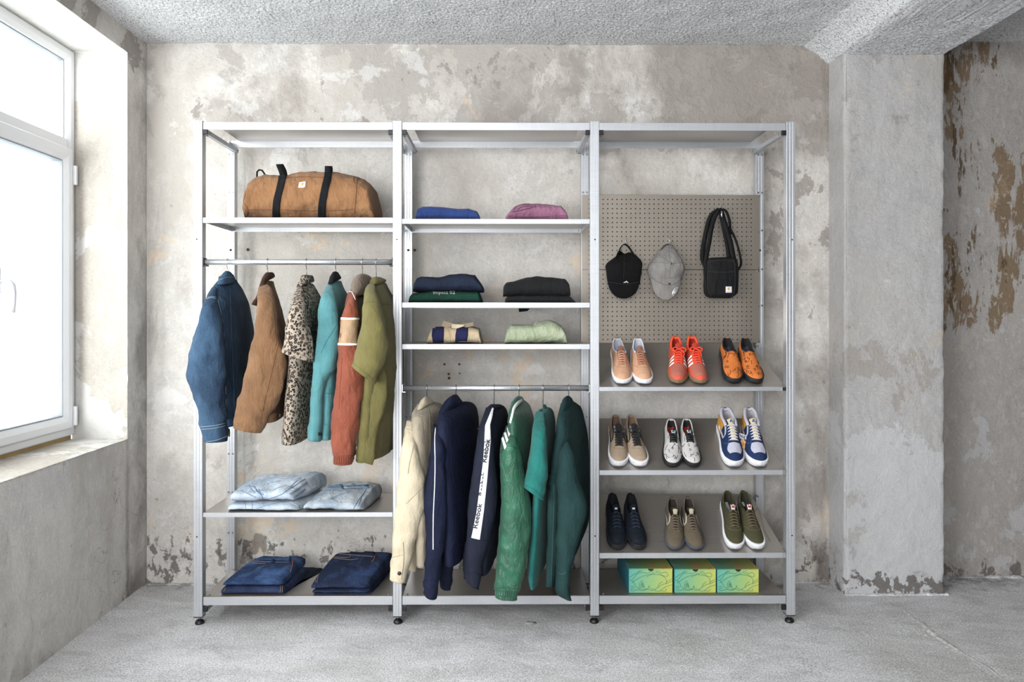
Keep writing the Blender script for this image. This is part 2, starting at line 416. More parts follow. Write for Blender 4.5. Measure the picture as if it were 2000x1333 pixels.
# left wall in its own frame: u towards the camera from the corner, w into the room
DL = V((.0207, -1, 0)).normalized(); NL = V((1, .0207, 0)).normalized()
def LW(u, w, z): return V((XL0, YB, 0))+DL*u+NL*w+UP*z
def lskip(u, v): return (.17 < u < 1.75 and .754 < v < 2.592) or (2.3 < u < 4.7 and .754 < v < 2.592)
us = sorted(set(rng(-.05, .17, 10)+rng(.17, 1.75, 60)+rng(1.75, 2.3, 10)+rng(2.3, 4.7, 30)+rng(4.7, 6.1, 8)))
vs_ = sorted(set(rng(-.02, .754, 34)+rng(.754, 2.592, 70)+rng(2.592, 2.73, 10)))
def lw(u, v):
    dx = 0
    if abs(u) < .06: dx = .012*math.exp(-(max(u, 0)/.03)**2)
    e = min(abs(v-.754), abs(v-2.592)) if .1 < u < 1.8 else 1
    e = min(e, abs(u-.17) if .7 < v < 2.65 else 1)
    k = math.exp(-(e/.012)**2)
    return LW(u, dx-k*.003+k*.005*noise.noise(V((u*12, 2, v*12))), v), NL
sheet('wall_left', lw, us, vs_, M_left, .004, skip=lskip)
# reveals of the window opening
def strip_sheet(name, a, b, c, d, n1, n2, m, amp=.002):
    nn = (b-a).cross(d-a).normalized()
    return sheet(name, lambda u, v: (a.lerp(b, u).lerp(d.lerp(c, u), v), nn), rng(0, 1, n1), rng(0, 1, n2), m, amp, 6)
strip_sheet('window_reveal_side', LW(.17, -.26, .754), LW(.17, 0, .754), LW(.17, 0, 2.592), LW(.17, -.26, 2.592), 8, 60, M_reveal)
strip_sheet('window_reveal_top', LW(.17, -.26, 2.592), LW(.17, .0, 2.592), LW(1.75, .0, 2.592), LW(1.75, -.26, 2.592), 8, 50, M_reveal)
strip_sheet('window_sill', LW(.17, .001, .754), LW(.17, -.30, .757), LW(1.75, -.30, .757), LW(1.75, .001, .754), 10, 50, M_reveal, .003)
strip_sheet('window_reveal_near', LW(1.75, 0, .754), LW(1.75, -.26, .754), LW(1.75, -.26, 2.592), LW(1.75, 0, 2.592), 6, 20, M_reveal)
# unseen rest of the room: right wall and the shop-front wall behind the camera
sheet('wall_right', lambda u, v: (V((4.55, u, v)), V((-1, 0, 0))), rng(-2.4, 3.7, 20), rng(0, 2.76, 10), M_dim)
sheet('wall_front', lambda u, v: (V((u, -2.25, v)), V((0, 1, 0))), rng(-2.4, 4.6, 70), rng(0, 2.76, 28), M_dim,
      skip=lambda u, v: -2.3 < u < .5 and .5 < v < 2.5)

# ------------------------------------------------------------------ window
win = bpy.data.objects.new('window_1', None); COL.objects.link(win); win.location = LW(.9, -.25, .77); win['kind'] = 'structure'
def wbox(name, u0, u1, w0, w1, z0, z1, m, parent, bev=.004):
    bm = bmesh.new()
    M = Matrix((( DL.x, NL.x, 0, XL0), (DL.y, NL.y, 0, YB), (0, 0, 1, 0), (0, 0, 0, 1)))
    box(bm, u0, u1, w0, w1, z0, z1, bev, M); return addbm(name, bm, m, parent)
def wframe(name, u0, u1, z0, z1, tk, w0, w1, m, parent):
    """mitred rectangular frame with a stepped profile"""
    M = Matrix((( DL.x, NL.x, 0, XL0), (DL.y, NL.y, 0, YB), (0, 0, 1, 0), (0, 0, 0, 1)))
    prof = [(0, w0), (0, w1-.004), (.005, w1), (tk*.55, w1), (tk*.75, w1-.006), (tk*.93, w1-.012), (tk, w1-.020), (tk, w0)]
    bm = bmesh.new(); rings = []
    for (d, w_) in prof:
        rings.append([bm.verts.new(M @ V(p)) for p in ((u0+d, w_, z0+d), (u1-d, w_, z0+d), (u1-d, w_, z1-d), (u0+d, w_, z1-d))])
    for a, b in zip(rings, rings[1:]+rings[:1]):
        for i in range(4): bm.faces.new((a[i], a[(i+1) % 4], b[(i+1) % 4], b[i]))
    return addbm(name, bm, m, parent)
M_glass = bpy.data.materials.new('window_glass'); M_glass.use_nodes = True
nt = M_glass.node_tree; nt.nodes.clear(); o_ = nt.nodes.new('ShaderNodeOutputMaterial'); mx = nt.nodes.new('ShaderNodeMixShader')
tr = nt.nodes.new('ShaderNodeBsdfTransparent'); gl = nt.nodes.new('ShaderNodeBsdfGlossy'); gl.inputs['Roughness'].default_value = .02
tr.inputs[0].default_value = (.97, .985, .98, 1); mx.inputs[0].default_value = .06
nt.links.new(tr.outputs[0], mx.inputs[1]); nt.links.new(gl.outputs[0], mx.inputs[2]); nt.links.new(mx.outputs[0], o_.inputs[0])
W0, W1 = -.31, -.245
fr = wframe('window_frame', .172, 1.748, .778, 2.590, .055, W0, W1, M_pvc, win); fr['kind'] = 'structure'
wbox('mullion', .226, 1.70, W0+.01, W1-.002, 2.10, 2.165, M_pvc, win)
wbox('mullion', .77, .83, W0+.01, W1-.003, .83, 2.10, M_pvc, win)
def sash(u0, u1, z0, z1, handle):
    s_ = wframe('sash', u0, u1, z0, z1, .062, W0+.01, W1+.016, M_pvc, win)
    wframe('gasket', u0+.060, u1-.060, z0+.060, z1-.060, .007, W0+.02, W1+.002, M_gasket, s_)
    wbox('pane', u0+.06, u1-.06, W0+.025, W0+.031, z0+.06, z1-.06, M_glass, s_, 0)
    return s_
s1 = sash(.212, .775, .815, 2.118, 1)
sash(.825, 1.71, .815, 2.118, 0)
wframe('gasket', .226, 1.70, 2.160, 2.536, .006, W0+.02, W1-.018, M_gasket, win)
wbox('pane', .226, 1.70, W0+.025, W0+.031, 2.16, 2.54, M_glass, win, 0)
hb = wbox('handle', .725, .757, W1+.014, W1+.026, 1.42, 1.53, M_pvc, s1, .004)
# curved lever
pts = [LW(.741, W1+.024, 1.478), LW(.741, W1+.052, 1.478), LW(.736, W1+.064, 1.474), LW(.722, W1+.066, 1.462), LW(.712, W1+.064, 1.43), LW(.708, W1+.060, 1.39), LW(.708, W1+.058, 1.352)]
v_, f_ = tube(pts, [.010, .010, .011, .012, .0115, .0105, .009], 10); add('lever', v_, f_, M_pvc, s1)
for z in (2.0, .87):
    wbox('hinge_cover', .196, .212, W1+.012, W1+.028, z-.045, z+.045, M_pvc, win, .003)
M_foam = plain('building_foam', (190, 160, 110), .9, bump=.8, bs=60)
wbox('window_gap_filler', .18, 1.74, W0+.01, W1-.012, .752, .78, M_foam, win, .002)

# holes and a crack in the plaster behind the rack
wb = bpy.data.objects['wall_back']
def disc(name, c, n, r, m, parent, h=.001, k=14):
    n = n.normalized(); s = n.orthogonal().normalized(); u = n.cross(s)
    bm = bmesh.new(); a = []; b = []
    for i in range(k):
        g = 2*pi*i/k; q = c+(s*cos(g)+u*sin(g))*r
        a.append(bm.verts.new(q)); b.append(bm.verts.new(q-(q-c)*.12+n*h))
    for i in range(k): bm.faces.new((a[i], a[(i+1) % k], b[(i+1) % k], b[i]))
    bm.faces.new(b)
    return addbm(name, bm, m, parent)
M_plug = plain('brown_wall_plug', (112, 86, 64), .9, bump=.5)
for (x, y, r) in ((868, 712, .006), (897, 712, .006), (876, 731, .006), (877, 739, .007), (898, 730, .004), (484, 488, .008), (810, 489, .007)):
    p = at(x, y, YB-.006); disc('wall_plug', p, V((0, -1, 0)), r, M_plug, wb, .002)
    disc('wall_plug', p+V((.001, -.0022, .001)), V((0, -1, 0)), r*.45, M_dark, wb, .001)
# floor crack ridge, lower right
flo = bpy.data.objects['floor']
cr = [(1725, 1168), (1748, 1187), (1768, 1197), (1785, 1212), (1800, 1222), (1818, 1240), (1842, 1255), (1868, 1270), (1890, 1283), (1925, 1303), (1960, 1328), (1985, 1345)]
vs2 = []; fs2 = []; pts = crv([tuple(on_plane(x, y, V((0, 0, 0)), UP)) for x, y in cr], 130)
for i, p in enumerate(pts):
    p = V(p); q = V(pts[min(i+1, 129)])-V(pts[max(i-1, 0)]); s_ = V((q.y, -q.x, 0)).normalized(); f = i/129
    wd = (.018+.03*math.exp(-((f-.45)/.2)**2))*(.6+.8*abs(noise.noise(V((i*.21, 3, 0))))) * min(1, 6*f, 6*(1-f)+.1)
    for j in range(7):
        g = (j-3)/3; hh = (1-g*g)*wd*.35*(.6+.9*noise.noise(V((i*.5, j*.9, 1))))-.0015
        if j == 4: hh -= wd*.25
        vs2.append(p+s_*(g*wd+.004*noise.noise(V((i*.6, 8, j))))+UP*hh)
for i in range(129):
    for j in range(6): fs2.append((i*7+j, (i+1)*7+j, (i+1)*7+j+1, i*7+j+1))
add('floor_crack_ridge', vs2, fs2, plain('crumbled_concrete', (186, 184, 181), .95, bump=.8, bs=90), flo)
cz = on_plane(1036, 1219, V((0, 0, 0)), UP)
bm = bmesh.new(); bmesh.ops.create_icosphere(bm, subdivisions=3, radius=1)
for v in bm.verts:
    v.co = V((v.co.x*.022, v.co.y*.012, v.co.z*.005))*(1+.6*noise.noise(v.co*2.5)) + cz+V((0, 0, .002))
addbm('concrete_chip', bm, plain('loose_concrete', (150, 146, 140), .95, bump=.8, bs=90), flo, True)

# ================================================================== RACK
YF = 3.111; PW = .038
rack = thing('shelving_rack', 'three-bay aluminium clothes rack standing against the old plaster wall', 'shelving rack', (at(979, 1210, 3.3).x, 3.3, 0))
posts_f = [386.5, 776, 1161.5, 1545]; posts_b = [450.6, 797.5, 1142.5, 1484.2]
PX = [xat(p, YF) for p in posts_f]; PXB = [xat(p, 3.489) for p in posts_b]
ZTOP = zat(237, YF); ZBOT = .035
def extrusion(x, y0, z0, z1):
    bm = bmesh.new(); h = PW/2
    prof = [(-h, 0), (-.004, 0), (-.003, .0012), (.003, .0012), (.004, 0), (h, 0), (h, PW), (-h, PW)]
    prof = [(-h+.001, 0), (-h/3-.001, 0), (-h/3, .0008), (-h/3+.001, 0), (h/3-.001, 0), (h/3, .0008), (h/3+.001, 0), (h-.001, 0), (h, .001), (h, PW-.001), (h-.001, PW), (-h+.001, PW), (-h, PW-.001), (-h, .001)]
    a = [bm.verts.new((x+p[0], y0+p[1], z0)) for p in prof]; b = [bm.verts.new((x+p[0], y0+p[1], z1)) for p in prof]
    n = len(prof)
    for i in range(n): bm.faces.new((a[i], a[(i+1) % n], b[(i+1) % n], b[i]))
    bm.faces.new(a[::-1]); bm.faces.new(b)
    return addbm('post', bm, M_alu, rack)
def bolt_mesh():
    v1, f1 = cyl((0, 0, 0), (0, -.0035, 0), .0048, 10); v2, f2 = cyl((0, -.0035, 0), (0, -.0040, 0), .0022, 6)
    me = bpy.data.meshes.new('bolt'); v, f = join([(v1, f1), (v2, f2)]); me.from_pydata([tuple(a) for a in v], [], f); me.materials.append(M_bolt); return me
BOLT = bolt_mesh()
def bolt(p, parent, rz=0):
    o = bpy.data.objects.new('bolt', BOLT); COL.objects.link(o); o.parent = parent; o.location = V(p)-wloc(parent); o.rotation_euler = (0, 0, rz)
M_stem = plain('steel_stem', (180, 182, 186), .3, 1)
for k, (x, y0) in enumerate([(x, YF) for x in PX]+[(x, 3.489) for x in PXB]):
    front = k < 4
    p = extrusion(x, y0, ZBOT, ZTOP)
    yc = y0+PW/2
    v, f = cyl((x, yc, .012), (x, yc, ZBOT+.004), .0055, 12); add('foot_stem', v, f, M_stem, p)
    v, f = tube([(x, yc, -.001), (x, yc, .003), (x, yc, .010), (x, yc, .016), (x, yc, .019)], [.018, .020, .018, .012, .007], 18); add('foot_pad', v, f, M_black, p)
    boxo('post_cap', x-PW/2-.0004, x+PW/2+.0004, y0-.0004, y0+PW, ZBOT-.003, ZBOT+.001, M_black, p)
    if front:
        for py in (468, 1048):
            disc('bolt_hole', V((x+.003*(k-1.5), y0-.0003, zat(py, y0))), V((0, -1, 0)), .0035, M_dark, p, .0003, 10)
    else:
        for py in (302, 376, 450, 526, 597, 677, 815, 886, 961, 1040):
            if k == 7 and py > 600 and py < 1000: continue
            for dx in (-.0095, .0095): bolt((x+dx, y0, zat(py, y0)), p)
        disc('bolt_hole', V((x, y0-.0003, zat(489, y0))), V((0, -1, 0)), .006, M_dark, p, .0003, 12)
YBK = 3.447
for b in range(3):
    x0, x1 = PX[b]+PW/2, PX[b+1]-PW/2
    xb0, xb1 = x0+.002, x1-.002
    zt0, zt1 = zat(254.5, YF+.004), zat(239.5, YF+.004)
    # top tray: front rail, back rail, sheet between
    for (nm, y0, y1) in (('front_rail', YF+.004, YF+.010), ('back_rail', YBK-.006, YBK)):
        boxo(nm, xb0, xb1, y0, y1, zt0, zt1, M_alu, rack, .001)
    bm = bmesh.new(); box(bm, xb0+.04, xb1-.04, YF+.010, YBK-.006, zt1-.004, zt1-.0015); addbm('top_sheet', bm, M_shelf, rack)
    zb0, zb1 = zat(1181.5, YF+.004), zat(1164.3, YF+.004)
    for (nm, y0, y1) in (('front_rail', YF+.004, YF+.010), ('back_rail', YBK-.006, YBK)):
        boxo(nm, xb0, xb1, y0, y1, zb0, zb1, M_alu, rack, .001)
    boxo('shelf', xb0, xb1, YF+.004, YBK, zb1-.003, zb1, M_shelf, rack, .0008)
    for dx in (.02, -.02):
        xx = (xb0 if dx > 0 else xb1)+dx
        v, f = cyl((xx, YF+.02, zb1), (xx, YF+.02, zb1+.004), .0045, 10); add('bolt', v, f, M_bolt, rack)
    # side bars with black caps, top and bottom
    for s, xx in ((1, x0), (-1, x1)):
        for zc in (zat(258, YF), zat(1190, YF)):
            xa, xc = (xx, xx+.020) if s > 0 else (xx-.020, xx)
            sb = boxo('side_bar', xa, xc, YF+.012, 3.485, zc-.010, zc+.010, M_alu, rack, .001)
            boxo('end_cap', xa-.0005, xc+.0005, YF+.002, YF+.0125, zc-.0105, zc+.0105, M_black, sb, .0015)
            bx_ = xc if s > 0 else xa
            for yy in (YF+.03, 3.47):
                v, f = cyl((bx_, yy, zc), (bx_+s*.004, yy, zc), .0045, 8); add('bolt', v, f, M_bolt, sb)
                v, f = cyl(((xa+xc)/2, yy, zc-.010), ((xa+xc)/2, yy, zc-.014), .0045, 8); add('bolt', v, f, M_bolt, sb)
    # corner brackets at the back
        bk = boxo('corner_bracket', (xx if s > 0 else xx-.002)+s*.004, (xx+.002 if s > 0 else xx)+s*.004, 3.40, 3.49, zt0-.02, zt0+.02, M_stem, rack)
def tray(b, ytop, ybot, b2=None):
    x0, x1 = PX[b]+PW/2+.002, PX[b+1]-PW/2-.002
    z1, z0 = zat(ytop, YF+.003), zat(ybot, YF+.003); y0 = YF+.003
    bm = bmesh.new()
    box(bm, x0, x1, y0, y0+.0025, z0, z1); box(bm, x0, x1, YBK-.0025, YBK, z0, z1)
    box(bm, x0, x0+.002, y0+.0025, YBK-.0025, z0+.002, z1-.002); box(bm, x1-.002, x1, y0+.0025, YBK-.0025, z0+.002, z1-.002)
    o = addbm('shelf', bm, M_alu, rack)
    boxo('shelf_sheet', x0+.0005, x1-.0005, y0+.0006, YBK-.0006, z1-.002, z1+.0002, M_shelf, o)
    for xx in (x0+.012, x1-.012):
        bolt((xx, YBK-.0026, (z0+z1)/2), o)
    return o
tray(0, 426, 436); tray(0, 1001, 1009.5)
tray(1, 428.3, 437.3); tray(1, 591.6, 601); tray(1, 672.8, 682.3)
SLOPES = []
def slope(b, ytop, ybot, yback):
    x0, x1 = PX[b]+PW/2+.002, PX[b+1]-PW/2-.002
    z1, z0 = zat(ytop, YF+.003), zat(ybot, YF+.003); zb = zat(yback, YBK); y0 = YF+.003
    o = boxo('shelf', x0, x1, y0, y0+.003, z0, z1, M_alu, rack, .0008)
    d = V((0, YBK-y0, zb-z1)); n = V((0, -d.z, d.y)).normalized()
    bm = bmesh.new(); vs = []
    for off in (0, -.002):
        for (x, t) in ((x0+.002, 0), (x1-.002, 0), (x1-.040, 1), (x0+.040, 1)):
            vs.append(bm.verts.new(V((x, y0+.001, z1))+d*t+n*off))
    for q in ((0, 1, 2, 3), (7, 6, 5, 4), (0, 4, 5, 1), (1, 5, 6, 2), (2, 6, 7, 3), (3, 7, 4, 0)): bm.faces.new([vs[i] for i in q])
    addbm('shelf_sheet', bm, M_shelf, o)
    # support brackets at the ends
    for xx in (x0+.004, x1-.008):
        v, f = cyl((xx+.002, YBK-.01, zb-.012), (xx+.002, 3.49, zb-.012), .004, 8); add('support_pin', v, f, M_stem, o)
    boxo('shelf_clip', x1-.016, x1, y0-.0012, y0, z0+.001, z1-.001, M_chrome, o)
    SLOPES.append((V((0, y0+.001, z1)), n, d.normalized()))
slope(2, 756.5, 764.5, 671); slope(2, 919.5, 929, 818); slope(2, 1081.5, 1092, 966)
# hanging rods
def rod(b, py, tilt=0):
    x0, x1 = PX[b]+PW/2, PX[b+1]-PW/2; z = zat(py, 3.13)
    v, f = cyl((x0+.006, 3.13, z), (x1-.006, 3.13, z), .0125, 28); o = add('hanging_rod', v, f, M_rod, rack)
    o.data.polygons[-1].use_smooth = False
    for xx, s in ((x0, 1), (x1, -1)):
        bm = bmesh.new(); a, c = sorted((xx, xx+s*.005)); box(bm, a, c, 3.112, 3.148, z-.018, z+.018, .001)
        a, c = sorted((xx, xx+s*.016)); box(bm, a, c, 3.116, 3.144, z-.0185, z-.013, .001)
        addbm('rod_socket', bm, M_black if b == 0 else M_stem, o)
    return z
ZR0 = rod(0, 512.6); ZR1 = rod(1, 758.5)
# perforated panels
def pegboard(y0px, y1px, first_row):
    yp = 3.484; xl = PXB[2]-.015; xr = xat(1483.5, yp); zt, zb = zat(y0px, yp), zat(y1px, yp)
    s = 9.07/(F/yp)*1.0; r = .0033; cx0 = xat(1178, yp)
    cols = [cx0+i*s for i in range(-3, 40) if xl+.012 < cx0+i*s < xr-.012 and i <= 32]
    zr = zat(first_row, yp); rows = [zr-i*s for i in range(0, 30) if zr-i*s > zb+.008]
    bm = bmesh.new(); K = 8
    def cellv(cx, cz, sx, sz):
        sq = [(1, 0), (1, 1), (0, 1), (-1, 1), (-1, 0), (-1, -1), (0, -1), (1, -1)]
        o = [bm.verts.new((cx+a*sx/2, yp, cz+b*sz/2)) for a, b in sq]
        i_ = [bm.verts.new((cx+cos(2*pi*k/K)*r, yp, cz+sin(2*pi*k/K)*r)) for k in range(K)]
        j_ = [bm.verts.new((cx+cos(2*pi*k/K)*r, yp+.0015, cz+sin(2*pi*k/K)*r)) for k in range(K)]
        for k in range(K):
            k2 = (k+1) % K
            bm.faces.new((o[k], o[k2], i_[k2], i_[k])); bm.faces.new((i_[k], i_[k2], j_[k2], j_[k]))
    for cx in cols:
        for cz in rows: cellv(cx, cz, s, s)
    L, R_, T, B = cols[0]-s/2, cols[-1]+s/2, rows[0]+s/2, rows[-1]-s/2
    for (a, b2, c, d) in ((xl, xr, T, zt), (xl, xr, zb, B), (xl, L, B, T), (R_, xr, B, T)):
        bm.faces.new([bm.verts.new((x, yp, z)) for x, z in ((a, c), (b2, c), (b2, d), (a, d))])
    # folded edge returns
    for (a, b2, c, d) in ((xl, xr, zt-.0005, zt), (xl, xr, zb, zb+.0005)):
        box(bm, a, b2, yp, yp+.012, c, d)
    box(bm, xr-.0008, xr, yp+.0001, yp+.004, zb, zt)
    o = addbm('pegboard_panel', bm, M_peg, rack, recalc=False)
    boxo('hole_shade_sheet', xl+.002, xr-.002, yp+.003, yp+.0035, zb+.003, zt-.003, M_dark, o)  # added dark sheet, stands in for the shade behind the holes
    for (px, pz) in ((xr-.006, zt-.006), (xr-.006, (zt+zb)/2), (xr-.006, zb+.006)): bolt((px, yp, pz), o)
    return cols, rows
pegboard(380.5, 526.6, 389.4); pegboard(527.4, 670.5, 536.5)
# ================================================================== CLOTH TOOLS
def loft(name, rungs, m, parent, rows=64, k=44, p=2.3, fold=.004, wr=.003, seed=0, hem=.008, closetop=True, fx=16, bvh=True, fv=2.2, smoothrungs=True):
    """rungs: (xL,yL,xR,yR|None,zL,zR,t) in photo pixels + depths; elliptical sections between the two edges"""
    R_ = []
    for (xl, yl, xr, yr, zl, zr, t) in rungs:
        if abs(zr-zl) > .03:
            # keep the section inside its outline once its thickness is added
            hh = (xr-xl)/2; zc_ = (zl+zr)/2; dx = 2*hh*zc_/F; nx = abs(zr-zl)/math.hypot(zr-zl, dx)
            B_ = min(t*nx*F/zc_, .72*hh); t = B_/(nx*F/zc_); A_ = math.sqrt(hh*hh-B_*B_); cc = (xl+xr)/2; xl, xr = cc-A_, cc+A_
        a = at(xl, yl, zl)
        if yr is None: b = V((xat(xr, zr), zr, a.z))
        else: b = at(xr, yr, zr)
        R_.append(tuple(a)+tuple(b)+(t,))
    R_ = crv(R_, rows)
    vs = []
    L = len(R_)
    for i, q in enumerate(R_):
        a, b, t = V(q[:3]), V(q[3:6]), max(q[6], .002)
        c = (a+b)/2; h = (a-b)/2
        hx = V((h.x, h.y, 0)); nrm = V((-hx.y, hx.x, 0)).normalized() if hx.length > 1e-6 else V((0, -1, 0))
        if nrm.dot(CAM-c) < 0: nrm = -nrm
        f = i/(L-1)
        e = min(1, (i+.8)/1.8) ** .5 if closetop else 1
        for j in range(k):
            g = 2*pi*j/k; cx, sx = cos(g), sin(g)
            cx = math.copysign(abs(cx)**(2/p), cx); sx = math.copysign(abs(sx)**(2/p), sx)
            d = h*cx+nrm*(t*sx); P = c+d*e
            o = d.normalized() if d.length > 1e-6 else nrm
            w_ = noise.noise(V((P.x*fx, P.y*fx, P.z*fv))+V((seed*3.1, 0, 0)))*fold*(0.35+.9*f)
            w_ += noise.noise(V((P.x*22, P.y*22, P.z*15))+V((seed, 2, 1)))*wr
            w_ += noise.noise(V((P.x*50, P.y*50, P.z*40))+V((seed, 2, 1)))*wr*.35
            r_ = 1-abs(noise.noise(V((P.x*14+P.z*6, P.y*14-P.z*5, P.z*9))+V((seed*1.7, 4, 2))))*3
            w_ = w_*1.25+max(0, r_)*min(wr, .0045)*1.1*(.3+f)
            P = P+o*w_
            vs.append(P)
    fs = []
    for i in range(L-1):
        for j in range(k):
            j2 = (j+1) % k; fs.append((i*k+j, (i+1)*k+j, (i+1)*k+j2, i*k+j2))
    if closetop: fs.append(tuple(range(k)))
    n0 = (L-1)*k
    if hem:
        # turned-in hem: ring inwards, then up inside
        c = sum((vs[n0+j] for j in range(k)), V((0, 0, 0)))/k
        for (sc, up) in ((.90, .001), (.82, .03)):
            base = len(vs)
            for j in range(k):
                P = vs[n0+j]; vs.append(c+(P-c)*sc+UP*up)
            pb = n0 if sc == .90 else base-k
            for j in range(k):
                j2 = (j+1) % k; fs.append((pb+j, base+j, base+j2, pb+j2))
        fs.append(tuple(len(vs)-k+j for j in range(k-1, -1, -1)))
    else: fs.append(tuple(n0+j for j in range(k-1, -1, -1)))
    return add(name, vs, fs, m, parent, True, bvh)

def hit(targets, px, py):
    d = ray(px, py).normalized(); best = None
    for t in targets:
        r = BV[t.name].ray_cast(CAM, d)
        if r[0] is not None and (best is None or r[3] < best[2]): best = (r[0], r[1] if r[1].dot(d) < 0 else -r[1], r[3])
    return best
def pline(pts, step):
    out = []
    for a, b in zip(pts, pts[1:]):
        a, b = V(a), V(b); n = max(1, int((b-a).length/step))
        for i in range(n): out.append(a.lerp(b, i/n))
    out.append(V(pts[-1])); return out
def seam(targets, pts, m, parent, r=.0009, name='seam', off=.0006, step=2.0, smooth=True):
    if smooth and len(pts) > 2: pts = crv(pts, len(pts)*4)
    P = []
    for q in pline(pts, step):
        h_ = hit(targets, q.x, q.y)
        if h_: P.append(h_[0]+h_[1]*off)
    if len(P) < 3: return None
    v, f = tube(P, r, 5); return add(name, v, f, m, parent)
def patch(targets, left, right, m, parent, name='panel', off=.0012, na=6, step=2.5, smooth=False, thick=.0012):
    """raised piece between two photo polylines (left[i] pairs with right[i]) laid onto the targets"""
    if smooth and len(left) > 2:
        n = len(left)*4; left = crv(left, n); right = crv(right, n)
    ln = max(sum((V(b)-V(a)).length for a, b in zip(left, left[1:])), sum((V(b)-V(a)).length for a, b in zip(right, right[1:])), 1)
    nl = max(2, min(160, int(ln/step)))
    def samp(pl, t):
        u = t*(len(pl)-1); k = min(int(u), len(pl)-2); return V(pl[k]).lerp(V(pl[k+1]), u-k)
    vs = []; G = {}
    for i in range(nl+1):
        a, b = samp(left, i/nl), samp(right, i/nl)
        for j in range(na+1):
            q = a.lerp(b, j/na); h_ = hit(targets, q.x, q.y)
            if h_: G[i, j] = len(vs); vs.append(h_[0]+h_[1]*off)
    fs = []
    for i in range(nl):
        for j in range(na):
            c = [G.get(k) for k in ((i, j), (i+1, j), (i+1, j+1), (i, j+1))]
            if None not in c and max((vs[c[0]]-vs[c[2]]).length, (vs[c[1]]-vs[c[3]]).length) < .05: fs.append(tuple(c))
    if not fs: return None
    par = list(range(len(vs)))
    def fd(a):
        while par[a] != a: par[a] = par[par[a]]; a = par[a]
        return a
    for f in fs:
        for a in f[1:]: par[fd(a)] = fd(f[0])
    cnt = {}
    for f in fs: cnt[fd(f[0])] = cnt.get(fd(f[0]), 0)+1
    big = max(cnt, key=cnt.get); fs = [f for f in fs if fd(f[0]) == big]
    ids = sorted({i for f in fs for i in f}); mp = {a: b for b, a in enumerate(ids)}
    vs = [vs[i] for i in ids]; fs = [tuple(mp[i] for i in f) for f in fs]
    # skirt gives the piece its thickness
    cnt = {}
    for f in fs:
        for a, b in zip(f, f[1:]+f[:1]):
            if (b, a) in cnt: del cnt[(b, a)]
            else: cnt[(a, b)] = 1
    low = {}
    for a, b in cnt:
        for x in (a, b):
            if x not in low:
                low[x] = len(vs); vs.append(vs[x]+(vs[x]-CAM).normalized()*(off+thick))
        fs.append((b, a, low[a], low[b]))
    return add(name, vs, fs, m, parent, True, True)
def text_on(targets, s, p0, p1, hpx, m, parent, name='lettering', off=.0026, bold=0.0, clip=None):
    cu = bpy.data.curves.new('t', 'FONT'); cu.body = s; cu.size = 1; cu.resolution_u = 3; cu.offset = bold
    o = bpy.data.objects.new('t', cu); COL.objects.link(o)
    bpy.context.view_layer.update(); dg = bpy.context.evaluated_depsgraph_get(); me = bpy.data.meshes.new_from_object(o.evaluated_get(dg))
    bpy.data.objects.remove(o); bpy.data.curves.remove(cu)
    bm = bmesh.new(); bm.from_mesh(me); bpy.data.meshes.remove(me)
    bmesh.ops.triangulate(bm, faces=bm.faces)
    x0 = min(v.co.x for v in bm.verts); x1 = max(v.co.x for v in bm.verts)
    p0, p1 = V(p0), V(p1); d = p1-p0; dn = d.normalized(); up = V((dn.y, -dn.x)); bad = []
    for v in bm.verts:
        if clip and v.co.y < clip: v.co.y = clip
        q = p0+d*((v.co.x-x0)/(x1-x0))+up*(v.co.y*hpx/.7)
        h_ = hit(targets, q.x, q.y)
        if h_: v.co = h_[0]+h_[1]*off
        else: bad.append(v)
    if bad: bmesh.ops.delete(bm, geom=bad, context='VERTS')
    return addbm(name, bm, m, parent, recalc=False)
def button(targets, px, py, r, m, parent, name='button', h=.003):
    q = hit(targets, px, py)
    if not q: return
    p, n = q[0], q[1]
    v, f = tube([p, p+n*h*.7, p+n*h, p+n*h*.6], [r, r, r*.8, r*.45], 14); return add(name, v, f, m, parent)

ZR = 3.13
NEAR, FAR = 2.90, 3.36
def body(name, rows_, m, parent, spread=None, t=.045, tt=None, z0=ZR, **kw):
    """rows_: (y,xL,xR) or (yL,xL,xR,yR). spread: half-depths per row"""
    n = len(rows_); out = []
    spread = spread or [.045, .13, .20, .225, .23]
    for i, r in enumerate(rows_):
        s = spread[min(i, len(spread)-1)]
        yr = r[3] if len(r) > 3 else None
        tk = t*min(1, .45+.28*i)
        out.append((r[1], r[0], r[2], yr, z0-s, z0+s, tk))
    return loft(name, out, m, parent, **kw)
def sleeve(name, rows_, m, parent, z=(3.0, 2.94, 2.90), t=.045, t0=.018, **kw):
    out = []
    for i, r in enumerate(rows_):
        zz = z[min(i, len(z)-1)]; yr = r[3] if len(r) > 3 else r[0]
        out.append((r[1], r[0], r[2], yr, zz, zz+.012, t if i > 1 else (t0, .7*t)[i]))
    return loft(name, out, m, parent, **kw)
